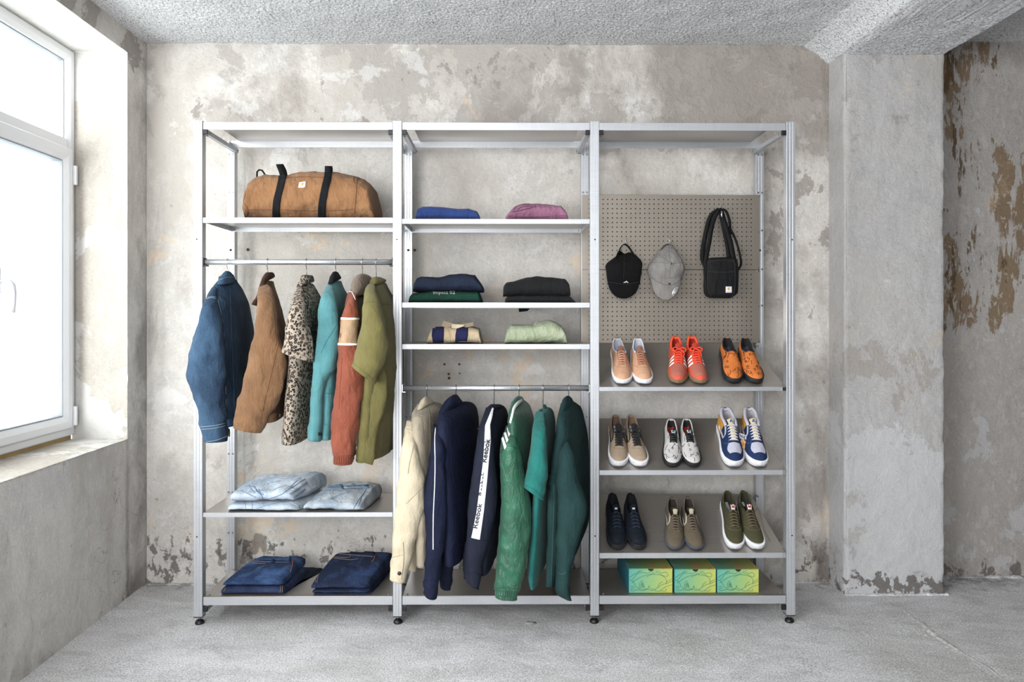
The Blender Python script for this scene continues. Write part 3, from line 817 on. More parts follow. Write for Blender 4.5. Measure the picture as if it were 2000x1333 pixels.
def hanger(px, yrod, ytop, label, group='wire hangers on the rods', tilt=0.0):
    z = zat(yrod, ZR); X = xat(px, ZR); zt = zat(ytop+10, ZR)
    t = thing('clothes_hanger', label, 'hanger', (X, ZR, z), group)
    r = .0155; pts = []
    d = V((tilt, 1, 0)).normalized()
    for i in range(15):
        g = radians(-25+i*15.5); pts.append(V((X, ZR, z))-d*(r*cos(g))+UP*(r*sin(g)))
    pts = [V((X, ZR, z))+d*(r*cos(radians(a)))+UP*(r*sin(radians(a))) for a in range(-20, 200, 15)]
    pts += [V((X, ZR, z))-d*.012-UP*.016, V((X, ZR, z))-d*.003-UP*.026, V((X, ZR, z-.036)), V((X, ZR, zt-.03))]
    v, f = tube(pts, .0016, 6); add('hook', v, f, M_wire, t)
    dz = V((.25, 1, 0)).normalized()
    a = V((X, ZR, zt-.03)); arm = [a-d*.15-UP*.055, a-d*.08-UP*.02, a, a+d*.15-UP*.055]
    v, f = tube([a-d*.13-UP*.05, a-d*.07-UP*.022, a, a+d*.07-UP*.022, a+d*.13-UP*.05], .004, 8); add('shoulder_bar', v, f, M_wire, t)
    return t
# ================================================================== HANGING CLOTHES
D1 = denim('blue_denim', (34, 56, 82), (56, 88, 120))
M_thread = plain('pale_thread', (150, 160, 170), .8)
M_othread = plain('ochre_thread', (170, 120, 60), .8)
M_bronze = plain('bronze_button', (150, 130, 95), .35, .8)
def garment(name, label, cat, px, y, group='clothes hung on the rods'):
    return thing(name, label, cat, (xat(px, ZR), ZR, zat(y, ZR)), group)
G1, G2 = 'clothes hung on the left rod', 'clothes hung on the middle rod'
# 1 denim jacket
g = garment('denim_jacket', 'blue denim jacket with pale stitching, first on the left rod', 'jacket', 445, 540, G1)
hanger(445, 512.6, 530, 'thin steel hanger inside the blue denim jacket')
b = body('body', [(543, 431, 458), (564, 416, 473), (590, 414, 483), (620, 412, 489), (660, 411, 494), (720, 415, 494), (780, 420, 493), (836, 428, 488)], D1, g, t=.05, seed=1)
c = loft('collar', [(441, 529, 449, 531, 3.10, 3.14, .012), (434, 537, 454, 537, 3.06, 3.17, .02), (429, 546, 457, 544, 3.03, 3.19, .026), (426, 556, 458, 549, 3.01, 3.20, .028)], D1, g, rows=16, hem=.004, fold=.001, wr=.002)
s = sleeve('sleeve', [(561, 414, 422), (583, 404, 425), (602, 395, 428), (628, 388, 433), (660, 380, 436), (694, 372, 438), (722, 368.5, 439), (742, 367, 439), (765, 376, 439.5), (785, 384, 440), (814, 391, 442), (836, 395, 443), (861, 401, 445)], D1, g, t=.055, seed=2, fold=.005, wr=.0045)
cf = patch([s], [(391, 833), (402, 868)], [(444, 826), (447, 856)], D1, g, 'cuff', off=.003, na=14)
seam([s, cf], [(392, 834), (418, 832), (443, 826)], M_thread, g); seam([s, cf], [(394, 839), (418, 837), (443, 831)], M_thread, g)
seam([s, cf], [(402, 864), (424, 860), (444, 852)], M_thread, g)
seam([b], [(424, 583), (432, 612), (437, 650), (440, 728), (441, 800)], M_thread, g, .0012); seam([s], [(404, 584), (413, 582), (423, 584)], M_thread, g)
seam([s], [(406, 581.5), (414, 579.5), (422, 581)], M_thread, g); seam([c], [(429, 547), (443, 542), (456, 543)], M_thread, g)
hw = patch([b], [(441, 820), (443, 838)], [(488, 812), (488, 832)], D1, g, 'waistband', off=.004, na=8)
loft('cuff_tab', [(443, 838, 449, 838, 2.95, 2.96, .006), (443, 853, 449, 853, 2.95, 2.96, .006)], M_bronze, g, rows=6, fold=0, wr=0)
seam([b], [(449, 560), (452, 640), (456, 740), (458, 815)], D1, g, .0016)

# 2 brown jacket
BR = fabric('brown_duck', (138, 98, 64), (114, 79, 50), wr=.6); BRC = fabric('dark_brown_corduroy', (72, 46, 34))
g = garment('work_jacket', 'tan brown canvas work jacket with dark corduroy collar', 'jacket', 523, 540, G1)
hanger(523, 512.6, 532, 'thin steel hanger inside the tan brown work jacket')
b = body('body', [(548, 514, 533), (562, 511, 537), (580, 509, 543), (605, 507, 549), (642, 506, 557), (700, 508, 565), (760, 511, 562), (827, 516, 559)], BR, g, seed=3, spread=[.04, .10, .16, .20, .22])
s = sleeve('sleeve', [(556, 510, 526), (577, 503, 534), (622, 499.6, 541), (660, 496, 548), (700, 488, 560), (742, 478, 557), (779, 468, 545), (812, 461, 528), (834, 458.5, 510, 845)], BR, g, t=.05, seed=4, wr=.006, fold=.004)
c = loft('collar', [(520, 532, 533, 532, 3.07, 3.16, .012), (514, 541, 536, 541, 3.02, 3.18, .026), (510, 551, 522, 550, 2.99, 3.04, .016), (507, 566, 515, 563, 2.96, 2.98, .012), (502, 580, 508, 577, 2.93, 2.95, .008), (496, 588, 504, 587, 2.91, 2.93, .006), (492, 595, 501, 598, 2.90, 2.92, .003)], BRC, g, rows=26, hem=0, fold=.001, wr=.001)
seam([s], [(544, 670), (537, 700), (528, 740), (518, 780), (508, 830)], plain('dark_tan_thread', (100, 66, 40), .9), g, .0012)
seam([s], [(504, 578), (516, 573), (527, 576)], plain('dark_tan_thread2', (110, 74, 46), .9), g)
patch([b], [(520, 812), (516, 829)], [(560, 796), (558, 813)], BR, g, 'waistband', off=.004)
button([b], 546, 812, .007, plain('pale_button', (190, 180, 160), .4), g)

# 3 leopard coat
def leopard():
    t = NT('leopard_print')
    vo = t.n('ShaderNodeTexVoronoi'); vo.inputs['Scale'].default_value = 74; vo.inputs['Randomness'].default_value = .8
    nn = t.n('ShaderNodeTexNoise'); nn.inputs['Scale'].default_value = 90; t.l(t.co, nn.inputs['Vector'])
    a = t.n('ShaderNodeVectorMath', operation='MULTIPLY_ADD'); t.l(nn.outputs['Color'], a.inputs[0]); a.inputs[1].default_value = (.005,)*3
    t.l(t.mapping((1.15, 1.15, 1)), a.inputs[2]); t.l(a.outputs[0], vo.inputs['Vector'])
    d = vo.outputs['Distance']
    ring = t.math('MULTIPLY', t.ramp(d, .24, .28), t.ramp(d, .52, .48))
    ring = t.math('MULTIPLY', ring, t.ramp(t.noise(110, 2), .38, .41))
    c = t.mix(t.ramp(d, .30, .24), (158, 146, 132), (108, 92, 78)); c = t.mix(ring, c, (28, 25, 24))
    return t.out(c, t.bump(t.noise(400, 2), .3, .001), .9, 0, Specular_IOR_Level=.2)
LEO = leopard()
g = garment('leopard_print_coat', 'long leopard-print coat with short wide sleeves', 'coat', 599, 545, G1)
hanger(599, 512.6, 538, 'thin steel hanger inside the leopard-print coat')
b = body('body', [(552, 584, 609), (572, 579, 622), (592, 575, 629), (640, 572, 632), (700, 566, 633), (752, 563, 632), (810, 557, 628), (871, 552.5, 610)], LEO, g, t=.05, seed=5, fold=.006)
s = sleeve('sleeve', [(563, 581, 589), (585, 572, 595), (610, 566, 599), (642, 559, 604), (664, 555, 608), (687, 550, 611, 707)], LEO, g, z=(3.0, 2.93, 2.87), t=.06, seed=6, wr=.004)
c = loft('collar', [(589, 537, 610, 538, 3.07, 3.18, .018), (587, 545, 612, 545, 3.05, 3.19, .026), (584, 552, 611, 551, 3.03, 3.19, .022), (581, 561, 590, 556, 3.0, 3.03, .010)], LEO, g, rows=16, hem=0, fold=0, wr=.002)
seam([s], [(551, 684), (580, 690), (611, 704)], plain('taupe_thread', (90, 80, 72), .9), g, .001, off=.0002)

# 4 teal work coat
TEAL = fabric('teal_twill', (80, 142, 146), (64, 122, 128)); 
g = garment('teal_chore_coat', 'teal chore coat with black collar between leopard coat and rust jacket', 'coat', 656, 540, G1)
hanger(656, 512.6, 530, 'thin steel hanger inside the teal chore coat')
b = body('body', [(547, 643, 664), (560, 640, 671), (576, 637, 679), (610, 635, 684), (700, 633, 684), (780, 629, 680), (861, 629, 672)], TEAL, g, t=.045, seed=7)
s = sleeve('sleeve', [(559, 638, 646), (572, 631, 654), (591, 625, 657), (626, 621, 661), (676, 616, 661), (714, 612.5, 656), (736, 611, 646), (762, 609, 635), (800, 607, 630), (859, 602.5, 627, 861)], TEAL, g, t=.045, seed=8, wr=.004)
loft('collar', [(651, 530.5, 659, 531, 3.08, 3.16, .012), (645, 540, 665, 541, 3.05, 3.18, .022), (643, 548, 664, 545, 3.03, 3.17, .022), (641, 556, 649, 551, 3.0, 3.04, .010)], fabric('black_corduroy', (30, 28, 34)), g, rows=14, hem=0, fold=0, wr=.001)
DT = plain('dark_teal_thread', (48, 108, 116), .9)
seam([s], [(660, 630), (648, 650), (636, 670), (627, 690)], DT, g, .001); seam([s], [(627, 569), (640, 574), (651, 585), (655, 600)], DT, g, .001)
patch([b], [(636.5, 768), (634.5, 830)], [(656, 768), (655, 830)], TEAL, g, 'patch_pocket', off=.003); seam([b], [(637, 769), (656, 769)], DT, g, .0012, off=.004)
button([s], 623, 848, .007, M_black, g); button([s], 627, 849, .006, M_black, g)

# 5 rust jacket
RUST = fabric('rust_nylon', (146, 70, 45), (128, 58, 37), rough=.65, wr=.5); TANP = fabric('tan_nylon', (186, 150, 112), rough=.6); OLV = fabric('olive_brown_nylon', (96, 78, 58), rough=.7)
g = garment('colour_block_windbreaker', 'rust windbreaker with tan sleeve panel and white piping', 'jacket', 708, 545, G1)
hanger(708, 512.6, 538, 'thin steel hanger inside the rust windbreaker')
b = body('body', [(555, 688, 728), (575, 685, 733), (600, 686, 738), (640, 688, 740), (700, 690, 742), (800, 690, 742), (870, 691, 735)], OLV, g, t=.03, seed=9)
loft('hood', [(703, 535, 712, 535, 3.05, 3.20, .02), (695, 540, 722, 540, 3.0, 3.22, .04), (690, 549, 727, 549, 2.98, 3.22, .045), (688, 562, 727, 560, 2.97, 3.20, .04), (690, 578, 724, 573, 2.97, 3.18, .02)], fabric('taupe_lining', (136, 118, 102)), g, rows=24, hem=0, wr=.004)
s = sleeve('sleeve', [(569, 684, 689), (579, 680, 691), (598, 673, 697), (620, 667, 700), (657, 662, 702), (700, 659.5, 708), (740, 657.5, 711), (783, 654, 708), (831, 649, 700), (865, 650, 695), (888, 652, 691), (892, 653, 689), (905, 651.5, 688)], RUST, g, t=.05, seed=10, wr=.007, fold=.005, rows=84)
tp = patch([s], [(664, 621), (658, 671)], [(703, 621), (706, 672)], TANP, g, 'sleeve_panel', off=.0015, na=12)
for (a, c_) in (((664, 620.5), (703, 621)), ((658, 670.5), (706, 671.5))):
    x = patch([s], [a, (a[0], a[1]+4)], [c_, (c_[0], c_[1]+4)], M_white, g, 'piping', off=.003, na=16)
seam([s, b], [(681, 571), (686, 570), (690, 576), (694, 586)], M_white, g, .0016, 'piping')
cf = patch([s], [(651, 891), (650, 906)], [(691, 891), (690, 906)], RUST, g, 'elastic_cuff', off=.003, na=14)
for i in range(9):
    x = 654+i*4.2; seam([s, cf] if cf else [s], [(x, 892), (x-.3, 905)], RUST, g, .0013, 'cuff_rib', off=.0015, smooth=False)
seam([s], [(668, 700), (664, 760), (662, 800)], plain('dark_rust', (130, 56, 34), .9), g, .001)

# 6 olive shirt
OL = fabric('olive_linen', (118, 110, 60), (100, 93, 48)); OLT = plain('olive_thread', (96, 92, 40), .9)
g = garment('olive_shirt', 'olive short-sleeved shirt, last on the left rod beside the post', 'shirt', 736, 548, G1)
hanger(735, 512.6, 541, 'thin steel hanger inside the olive shirt')
b = body('body', [(550, 724, 752), (566, 717, 760), (582, 714, 770), (600, 713, 776), (650, 713, 784), (700, 712, 787), (740, 711, 787), (800, 705, 784), (860, 700, 778), (905, 697, 772)], OL, g, t=.05, seed=11, fold=.008)
b2 = sleeve('front_panel', [(690, 712, 742), (740, 711, 755), (790, 708, 752), (840, 703, 738), (896, 696.5, 727, 908)], OL, g, z=(2.93, 2.93, 2.925), t=.02, t0=.012, seed=12, fold=.007)
s = sleeve('sleeve', [(555, 718, 730), (572, 712, 736), (610, 709, 746), (657, 703, 755), (688, 696.5, 755, 694), (714, 687, 731, 748)], OL, g, z=(3.0, 2.92, 2.86), t=.06, seed=13, wr=.004)
loft('collar', [(729, 541, 741, 541, 3.06, 3.17, .014), (724, 548, 753, 547, 3.04, 3.20, .026), (722, 556, 750, 553, 3.02, 3.19, .022)], OL, g, rows=12, hem=0, fold=0, wr=.001)
seam([s], [(712, 592), (728, 590), (744, 594)], OLT, g); seam([s], [(689, 708), (705, 722), (729, 741)], OLT, g)
seam([b2], [(726, 747), (720, 800), (712, 850), (706, 895)], OLT, g); seam([b], [(738, 594), (766, 596)], OLT, g)

# 7 beige jacket
BG = fabric('beige_cotton', (212, 198, 168), (194, 178, 148)); BGS = fabric('shaded_beige_cotton', (176, 162, 138)); BT = plain('beige_thread', (140, 128, 108), .9)  # jacket body takes a darker beige, painting in the shade on its side
g = garment('beige_jacket', 'cream beige jacket with brown cuff button, sleeve across the post', 'jacket', 834, 785, G2)
hanger(834, 758.5, 776, 'thin steel hanger inside the cream beige jacket')
b = body('body', [(790, 818, 846), (802, 811, 858), (820, 806, 866), (860, 806, 870), (930, 810, 872), (1020, 812, 872), (1110, 814, 862)], BGS, g, t=.045, seed=14, wr=.006, fold=.006)
s2 = sleeve('sleeve', [(940, 822, 836), (990, 818, 834), (1040, 805, 824), (1080, 797, 816), (1113, 798, 811)], BG, g, z=(3.06, 3.04, 3.02), t=.03, seed=15, wr=.006)
s = sleeve('sleeve', [(822, 797, 804), (847, 790, 810), (880, 784.5, 816), (927, 779.5, 829), (976, 775, 828.5), (1024, 770, 821), (1060, 767, 810), (1095, 764, 800), (1131, 762.5, 793, 1134)], BG, g, t=.045, seed=16, wr=.004)
c = loft('collar', [(829, 775.5, 837, 776, 3.08, 3.17, .012), (823, 782, 843, 782, 3.05, 3.19, .022), (819, 790, 847, 787, 3.03, 3.19, .022), (815, 801, 827, 795, 3.0, 3.05, .012)], BG, g, rows=14, hem=0, fold=0, wr=.001)
seam([s], [(793, 838), (803, 841), (810, 848)], BT, g); seam([s], [(808, 870), (800, 905), (797, 925)], BT, g); seam([s], [(793, 985), (810, 968), (827, 952)], BT, g)
seam([s], [(764, 1090), (788, 1084)], BT, g, .0008); seam([s], [(787, 1060), (789, 1090), (784, 1132)], BT, g, .0014); button([s], 780, 1120.5, .008, plain('brown_button', (78, 66, 58), .4), g)
seam([b], [(838, 800), (840, 860), (838, 930), (836, 1050)], BT, g, .0014)

# 8 navy track jacket
NV = fabric('navy_jersey', (19, 27, 58), (13, 19, 44), rough=.8); NVD = fabric('dark_navy_jersey', (22, 26, 48), rough=.8)
g = garment('navy_track_jacket', 'navy blue track jacket with one thin white sleeve stripe', 'jacket', 890, 790, G2)
hanger(890.7, 758.5, 772, 'thin steel hanger inside the navy track jacket')
b = body('body', [(790, 868, 904), (800, 862, 919), (818, 858, 929), (850, 857, 933), (900, 860, 935), (980, 864, 936), (1060, 867, 934), (1108, 869, 922)], NV, g, t=.05, seed=17)
s2 = sleeve('sleeve', [(980, 868, 882), (1040, 862, 886), (1090, 858, 886), (1120, 857, 884), (1150, 861, 878)], NV, g, z=(3.05, 3.02, 3.0), t=.03, seed=18)
s = sleeve('sleeve', [(828, 850.5, 857), (848, 848, 863), (872, 843, 868), (900, 838, 869), (927, 833, 872), (976, 829.5, 873), (1024, 830.5, 873), (1072, 831.5, 868), (1105, 830, 860), (1137, 828.5, 855), (1163, 829, 850, 1166)], NV, g, t=.045, seed=19, wr=.005)
loft('collar', [(886, 771, 893, 771, 3.06, 3.15, .012), (876, 778, 898, 778, 3.02, 3.17, .024), (868, 787, 902, 787, 3.0, 3.18, .03), (861, 800, 892, 800, 2.98, 3.14, .03), (856, 815, 872, 812, 2.96, 3.04, .022), (852, 830, 862, 828, 2.94, 2.98, .012)], NV, g, rows=26, hem=0, fold=.001, wr=.002)
seam([s], [(851, 836), (849.5, 860), (850, 900), (849, 950), (846.5, 1010), (846, 1074)], M_white, g, .0022, 'stripe', off=.001)
patch([s], [(827, 1134), (828, 1167)], [(856, 1136), (851, 1169)], NV, g, 'rib_cuff', off=.0025, na=10)

# 9 track jacket with lettered sleeve panel
g = garment('lettered_track_jacket', 'dark navy track jacket with white lettered panel down the sleeve', 'jacket', 965, 800, G2)
hanger(965, 758.5, 790, 'thin steel hanger inside the navy jacket with lettered sleeve')
NV2 = fabric('ink_blue_jersey', (28, 33, 52), (21, 25, 41), rough=.85)
b = body('body', [(797, 953, 979), (808, 950, 984), (827, 948, 990), (860, 946, 994), (920, 944, 996), (1000, 943, 994), (1060, 941, 990), (1126, 938, 972)], NV2, g, t=.04, seed=20)
s2 = sleeve('sleeve', [(1060, 908, 922), (1090, 906, 920), (1112, 905.5, 918), (1133, 908, 917)], NV2, g, z=(2.99, 2.98, 2.97), t=.02, seed=22)
s = sleeve('sleeve', [(796, 950, 963), (815, 945, 960), (840, 938, 958), (870, 931, 963), (901, 925, 966), (950, 918, 971), (1000, 913, 968), (1030, 912, 960), (1060, 911, 953), (1100, 909, 943), (1121, 909.5, 940), (1142, 915, 932, 1147)], NV2, g, t=.045, seed=21, fold=.003, wr=.002)
loft('collar', [(960, 789.5, 978, 790, 3.06, 3.17, .018), (953, 796, 980, 795, 3.02, 3.18, .024), (947, 806, 975, 803, 3.0, 3.14, .018)], NV2, g, rows=12, hem=0, fold=0, wr=.001)
loft('lapel', [(946, 824, 952, 824, 2.97, 2.98, .006), (938, 832, 948, 832, 2.95, 2.97, .008), (932, 839, 942, 843, 2.94, 2.96, .005)], NV2, g, rows=10, hem=0, fold=0, wr=0)
Lp = [(961, 798), (948, 832), (946.5, 860), (944, 900), (938, 945), (931, 1000), (921, 1051)]
Rp = [(966, 796), (957, 831), (958, 862), (955, 896), (951, 943), (945, 1000), (937, 1055)]
wp = patch([s], Lp, Rp, plain('white_panel_cloth', (232, 232, 238), .8), g, 'white_panel', off=.002, na=8)
M_ink = plain('black_print', (28, 30, 40), .7)
tg = [wp, s]
text_on(tg, 'Reebok', (932, 1033), (941.5, 984), 9.5, M_ink, g, bold=.02)
text_on(tg, 'Reebok', (944, 969), (950, 922), 9.5, M_ink, g, bold=.02, clip=.34)
text_on(tg, 'Reebok', (949.5, 904), (956.5, 858), 9.5, M_ink, g, bold=.025)
seam([s], [(918, 1122), (936, 1124)], NV2, g, .0016); patch([s], [(909, 1120), (914, 1144)], [(941, 1120), (933, 1149)], NV2, g, 'rib_cuff', off=.0025)
seam([s], [(963, 930), (962, 1000), (960, 1020)], NVD, g, .0012); seam([s], [(937, 1056), (952, 1058)], NVD, g, .0012)
patch([b], [(932, 837), (931, 840)], [(940, 843), (939, 846)], M_white, g, 'piping')

# 10 green track jacket
GR = fabric('green_nylon', (32, 100, 70), (22, 78, 54), rough=.42, wr=.5, lo=.45, hi=.6); GR.node_tree.nodes['Principled BSDF'].inputs['Specular IOR Level'].default_value = .5
g = garment('green_track_jacket', 'glossy green nylon track jacket with white shoulder stripes', 'jacket', 1014, 790, G2)
hanger(1013.8, 758.5, 775, 'thin steel hanger inside the glossy green track jacket')
b = body('body', [(785, 1001, 1022), (800, 997, 1030), (818, 994, 1036), (850, 993, 1042), (900, 993, 1045), (980, 993, 1045), (1060, 992, 1040), (1110, 992, 1030)], GR, g, t=.045, seed=23)
s = sleeve('sleeve', [(832, 992, 999), (846, 986, 1003), (862, 980.5, 1008), (889, 976, 1016), (927, 977, 1023), (976, 978.5, 1033), (1010, 977, 1038), (1040, 975, 1036), (1080, 971.5, 1029), (1112, 968.5, 1026), (1146, 967, 1014), (1152, 968, 1010), (1163, 967, 1009, 1167)], GR, g, t=.05, seed=24, wr=.0035, fold=.008, rows=90, fx=22)
cl = loft('collar', [(1011, 774, 1018, 774, 3.07, 3.16, .012), (1004, 780, 1022, 779, 3.03, 3.18, .024), (999, 792, 1022, 786, 3.0, 3.17, .026), (995, 808, 1010, 800, 2.97, 3.06, .02), (991.5, 826, 999, 822, 2.94, 2.98, .01)], GR, g, rows=24, hem=0, fold=.001, wr=.001)
patch([cl, b], [(1019, 780), (1010, 785), (1002, 796), (998, 812), (995, 826)], [(1020, 784.5), (1013, 790), (1006, 800), (1002, 814), (998, 828)], M_white, g, 'collar_stripe', na=4, smooth=True)
for (a, b_, c_, d_) in (((990, 837), (993.5, 855), (994, 836), (997, 850)), ((984.5, 847), (990, 866), (988.5, 845), (993.5, 861)), ((980, 857), (986.5, 879), (984, 854), (990, 873))):
    patch([s], [a, b_], [c_, d_], M_white, g, 'shoulder_stripe', off=.0025, na=4)
cf = patch([s], [(966, 1150), (966, 1164)], [(1013, 1151), (1011, 1170)], GR, g, 'elastic_cuff', off=.003, na=14)
for i in range(10): seam([s, cf] if cf else [s], [(970+i*4.2, 1151), (969+i*4.2, 1163+i*.4)], GR, g, .0014, 'cuff_rib', off=.001, smooth=False)
seam([s], [(978, 884), (992, 872), (1008, 876)], plain('dark_green_thread', (18, 66, 44), .9), g, .001)

# 11 teal tee
TT = fabric('jade_jersey', (22, 112, 104), (15, 90, 84), wr=.3); TTt = plain('jade_thread', (10, 84, 78), .9)
g = garment('jade_t_shirt', 'jade green T-shirt between the two darker green garments', 'T-shirt', 1061, 800, G2)
hanger(1060.7, 758.5, 792, 'thin steel hanger inside the jade green T-shirt')
b = body('body', [(802, 1053, 1069), (812, 1051, 1075), (830, 1049, 1081), (863, 1048, 1084), (950, 1044, 1081), (1000, 1040, 1078), (1080, 1034, 1074), (1130, 1031, 1070), (1154, 1035, 1060)], TT, g, t=.045, seed=25, fold=.006)
loft('neck_band', [(1053, 801, 1056.5, 799, 3.06, 3.08, .006), (1052, 808, 1057, 812, 3.05, 3.08, .012)], TT, g, rows=8, hem=0, fold=0, wr=0)
loft('neck_band', [(1062, 790, 1066, 791, 3.15, 3.19, .006), (1060, 798, 1069, 798, 3.12, 3.19, .012), (1059, 808, 1072, 808, 3.11, 3.19, .012)], TT, g, rows=10, hem=0, fold=0, wr=0)
s = sleeve('sleeve', [(804, 1052, 1057), (821, 1047, 1060), (847, 1042, 1063), (879, 1037, 1066), (920, 1030.5, 1069), (953, 1025, 1060, 976)], TT, g, z=(3.0, 2.93, 2.88), t=.05, seed=26)
seam([s], [(1026, 949), (1040, 955), (1058, 971)], TTt, g); seam([s], [(1043, 850), (1052, 853), (1063, 865)], TTt, g)

# 12 dark green overshirt
DG = fabric('bottle_green_twill', (28, 60, 60), (21, 48, 48), wr=.35); DGt = plain('bottle_green_thread', (70, 104, 100), .9)
g = garment('dark_green_overshirt', 'dark bottle-green overshirt, last on the middle rod', 'shirt', 1111, 790, G2)
hanger(1110.6, 758.5, 774, 'thin steel hanger inside the dark bottle-green overshirt')
b = body('body', [(789, 1096, 1119), (804, 1093, 1129), (820, 1090, 1135), (850, 1087, 1141), (890, 1081, 1147), (935, 1076, 1149), (980, 1072, 1149), (1060, 1071, 1149), (1100, 1069, 1140), (1148, 1067, 1100, 1136)], DG, g, t=.045, seed=27, fold=.006)
s = sleeve('sleeve', [(845, 1093, 1102), (863, 1094, 1107), (895, 1091, 1121), (943, 1087.5, 1131), (969, 1089, 1141), (998, 1090, 1145), (1024, 1089, 1137), (1060, 1088, 1126), (1105, 1087, 1113), (1135, 1087, 1107), (1150, 1087.5, 1107), (1165, 1094, 1106)], DG, g, t=.05, seed=28, wr=.004)
loft('collar', [(1107, 773, 1112, 774, 3.08, 3.16, .012), (1100, 780, 1117, 779, 3.04, 3.18, .022), (1097, 790, 1119, 788, 3.02, 3.18, .026), (1094, 805, 1109, 799, 2.99, 3.08, .018), (1092, 822, 1101, 815, 2.96, 3.0, .012), (1091, 839, 1096, 836, 2.94, 2.96, .006)], DG, g, rows=24, hem=0, fold=.001, wr=.001)
seam([s], [(1095, 865), (1103, 862), (1106, 860)], DGt, g); seam([s], [(1100, 870), (1112, 915), (1128, 960)], plain('dk', (22, 48, 48), .9), g, .001)
patch([b], [(1075, 924), (1072, 950)], [(1085, 926), (1082, 945)], DG, g, 'chest_pocket_flap', off=.006); seam([b], [(1078, 920), (1082, 960), (1080, 1040), (1076, 1150)], DGt, g, .0007)
seam([s], [(1088, 1118), (1098, 1122), (1107, 1118)], DGt, g, .0007)
# ================================================================== FOLDED CLOTHES, BAGS, CAPS, BOXES
def folded(name, label, cat, prof, z0, Yf, Yb, m, group=None, skewl=0.0, skewr=0.0, back=0.0, e=5, p=3.0, wr=.004, seed=0, grooves=(), nu=70, k=56, part='cloth', bottom=None, pars=None, fr=1.0, endp=.06, ff=None):
    """prof: front upper silhouette in photo px at depth Yf+.03; z0 = what it lies on; back = extra height at the back"""
    Ym = Yf+.03; P = [(xat(x, Ym), zat(y, Ym, x)) for x, y in prof]
    x0, x1 = P[0][0], P[-1][0]
    zc = sum(q[1] for q in P)/len(P)
    t = pars or thing(name, label, cat, ((x0+x1)/2+(skewl+skewr)/4, (Yf+Yb)/2, z0), group)
    vs = []; fs = []; Yc, Yh = (Yf+Yb)/2, (Yb-Yf)/2
    for i in range(nu):
        u = i/(nu-1); u = .5-.5*cos(pi*u)*(.55)+(u-.5)*.45
        u = min(1, max(0, u)); ed = min(u, 1-u)/endp
        s = (1-(1-min(1, ed))**2.6)**(1/2.2) if ed < 1 else 1
        s = max(s, .12)
        X = x0+(x1-x0)*u; zt = lin(P, X)
        for j in range(k):
            g = 2*pi*j/k; cy, cz = -cos(g), sin(g)
            cy = math.copysign(abs(cy)**(2/p), cy); cz = math.copysign(abs(cz)**(2/p), cz)
            Y = Yc+Yh*cy*(.72+.28*s); fy = (Y-Yf)/(Yb-Yf)
            top = zt+back*max(0, fy)**fr
            zb = z0
            h = (top-zb)/2
            Z = zb+h+h*cz*s
            if s < 1: Z = zb+h*(1+cz)*(.35+.65*s) if cz < 0 else zb+h*(.35+.65*s)*(1+cz)
            xx = X+(skewl*(1-u)+skewr*u)*max(0, fy)
            q = V((xx, Y, Z))
            out = V((0, cy, cz)).normalized()+V(((u-.5)*2*(1-s), 0, 0))
            a = 1-abs(noise.noise(q*13+V((seed, 0, 0))))*2.2
            d = wr*(.9*noise.noise(V((q.x*9, q.y*9, q.z*26))+V((seed*2, 1, 1)))+.5*noise.noise(q*36+V((seed, 5, 2)))+.45*a)
            if cy < .2:
                for (gz, gd) in grooves:
                    zz = zb+(top-zb)*gz+.004*noise.noise(V((q.x*14, seed, gz*9)))
                    d -= gd*math.exp(-((Z-zz)/.0035)**2)*min(1, (.4-cy))
            q = q+out*d
            if q.z < z0+.0005: q.z = z0+.0005
            vs.append(q)
    for i in range(nu-1):
        for j in range(k):
            j2 = (j+1) % k; fs.append((i*k+j, (i+1)*k+j, (i+1)*k+j2, i*k+j2))
    fs.append(tuple(range(k))); fs.append(tuple((nu-1)*k+j for j in range(k-1, -1, -1)))
    o = add(part, vs, fs, m, t, True, True)
    return t, o
ZS = lambda py: zat(py, YF+.003)+.0006
# --- middle bay, top shelf
ROY = fabric('royal_blue_cotton', (36, 60, 124), (28, 48, 104)); MAU = fabric('mauve_cotton', (150, 96, 124), (126, 76, 102), wr=.6)
t, o = folded('folded_shirt', 'royal blue folded shirt on the upper middle shelf', 'folded shirt', [(812, 414), (816, 407), (825, 403), (842, 401.5), (873, 405), (894, 407.5), (916, 406.5), (931, 411), (936, 420), (939, 427)], ZS(428.3), 3.14, 3.38, ROY, 'folded tops on the middle shelves', seed=1, grooves=((.45, .003),))
seam([o], [(820, 409), (824, 420), (828, 427)], plain('royal_thread', (28, 48, 118), .9), t, .0012); seam([o], [(914, 408), (913, 426)], plain('royal_thread2', (28, 48, 118), .9), t, .0012)
t, o = folded('folded_shirt', 'mauve pink folded shirt with gathered neck on the upper middle shelf', 'folded shirt', [(987, 427), (991, 418), (997, 411), (1004, 404), (1014, 399), (1029, 396.5), (1049, 398), (1073, 399), (1095, 400.5), (1103, 409), (1108, 418), (1110, 427)], ZS(428.3), 3.14, 3.38, MAU, 'folded tops on the middle shelves', seed=2, wr=.006, grooves=((.3, .003),))
MAD = fabric('mauve_shade', (118, 70, 94)); MT = plain('mauve_thread', (104, 62, 84), .9)  # darker mauve paints shade into the neck gathers
for a in ([(1003, 411), (1009, 404), (1020, 400), (1032, 399), (1045, 401)], [(1010, 410), (1018, 405), (1028, 403), (1040, 404)], [(1000, 414), (1012, 412), (1030, 408), (1046, 404)]): seam([o], a, MAD, t, .0024, 'shaded_gather', off=.001)
seam([o], [(990, 422), (1040, 424), (1105, 421)], MT, t)
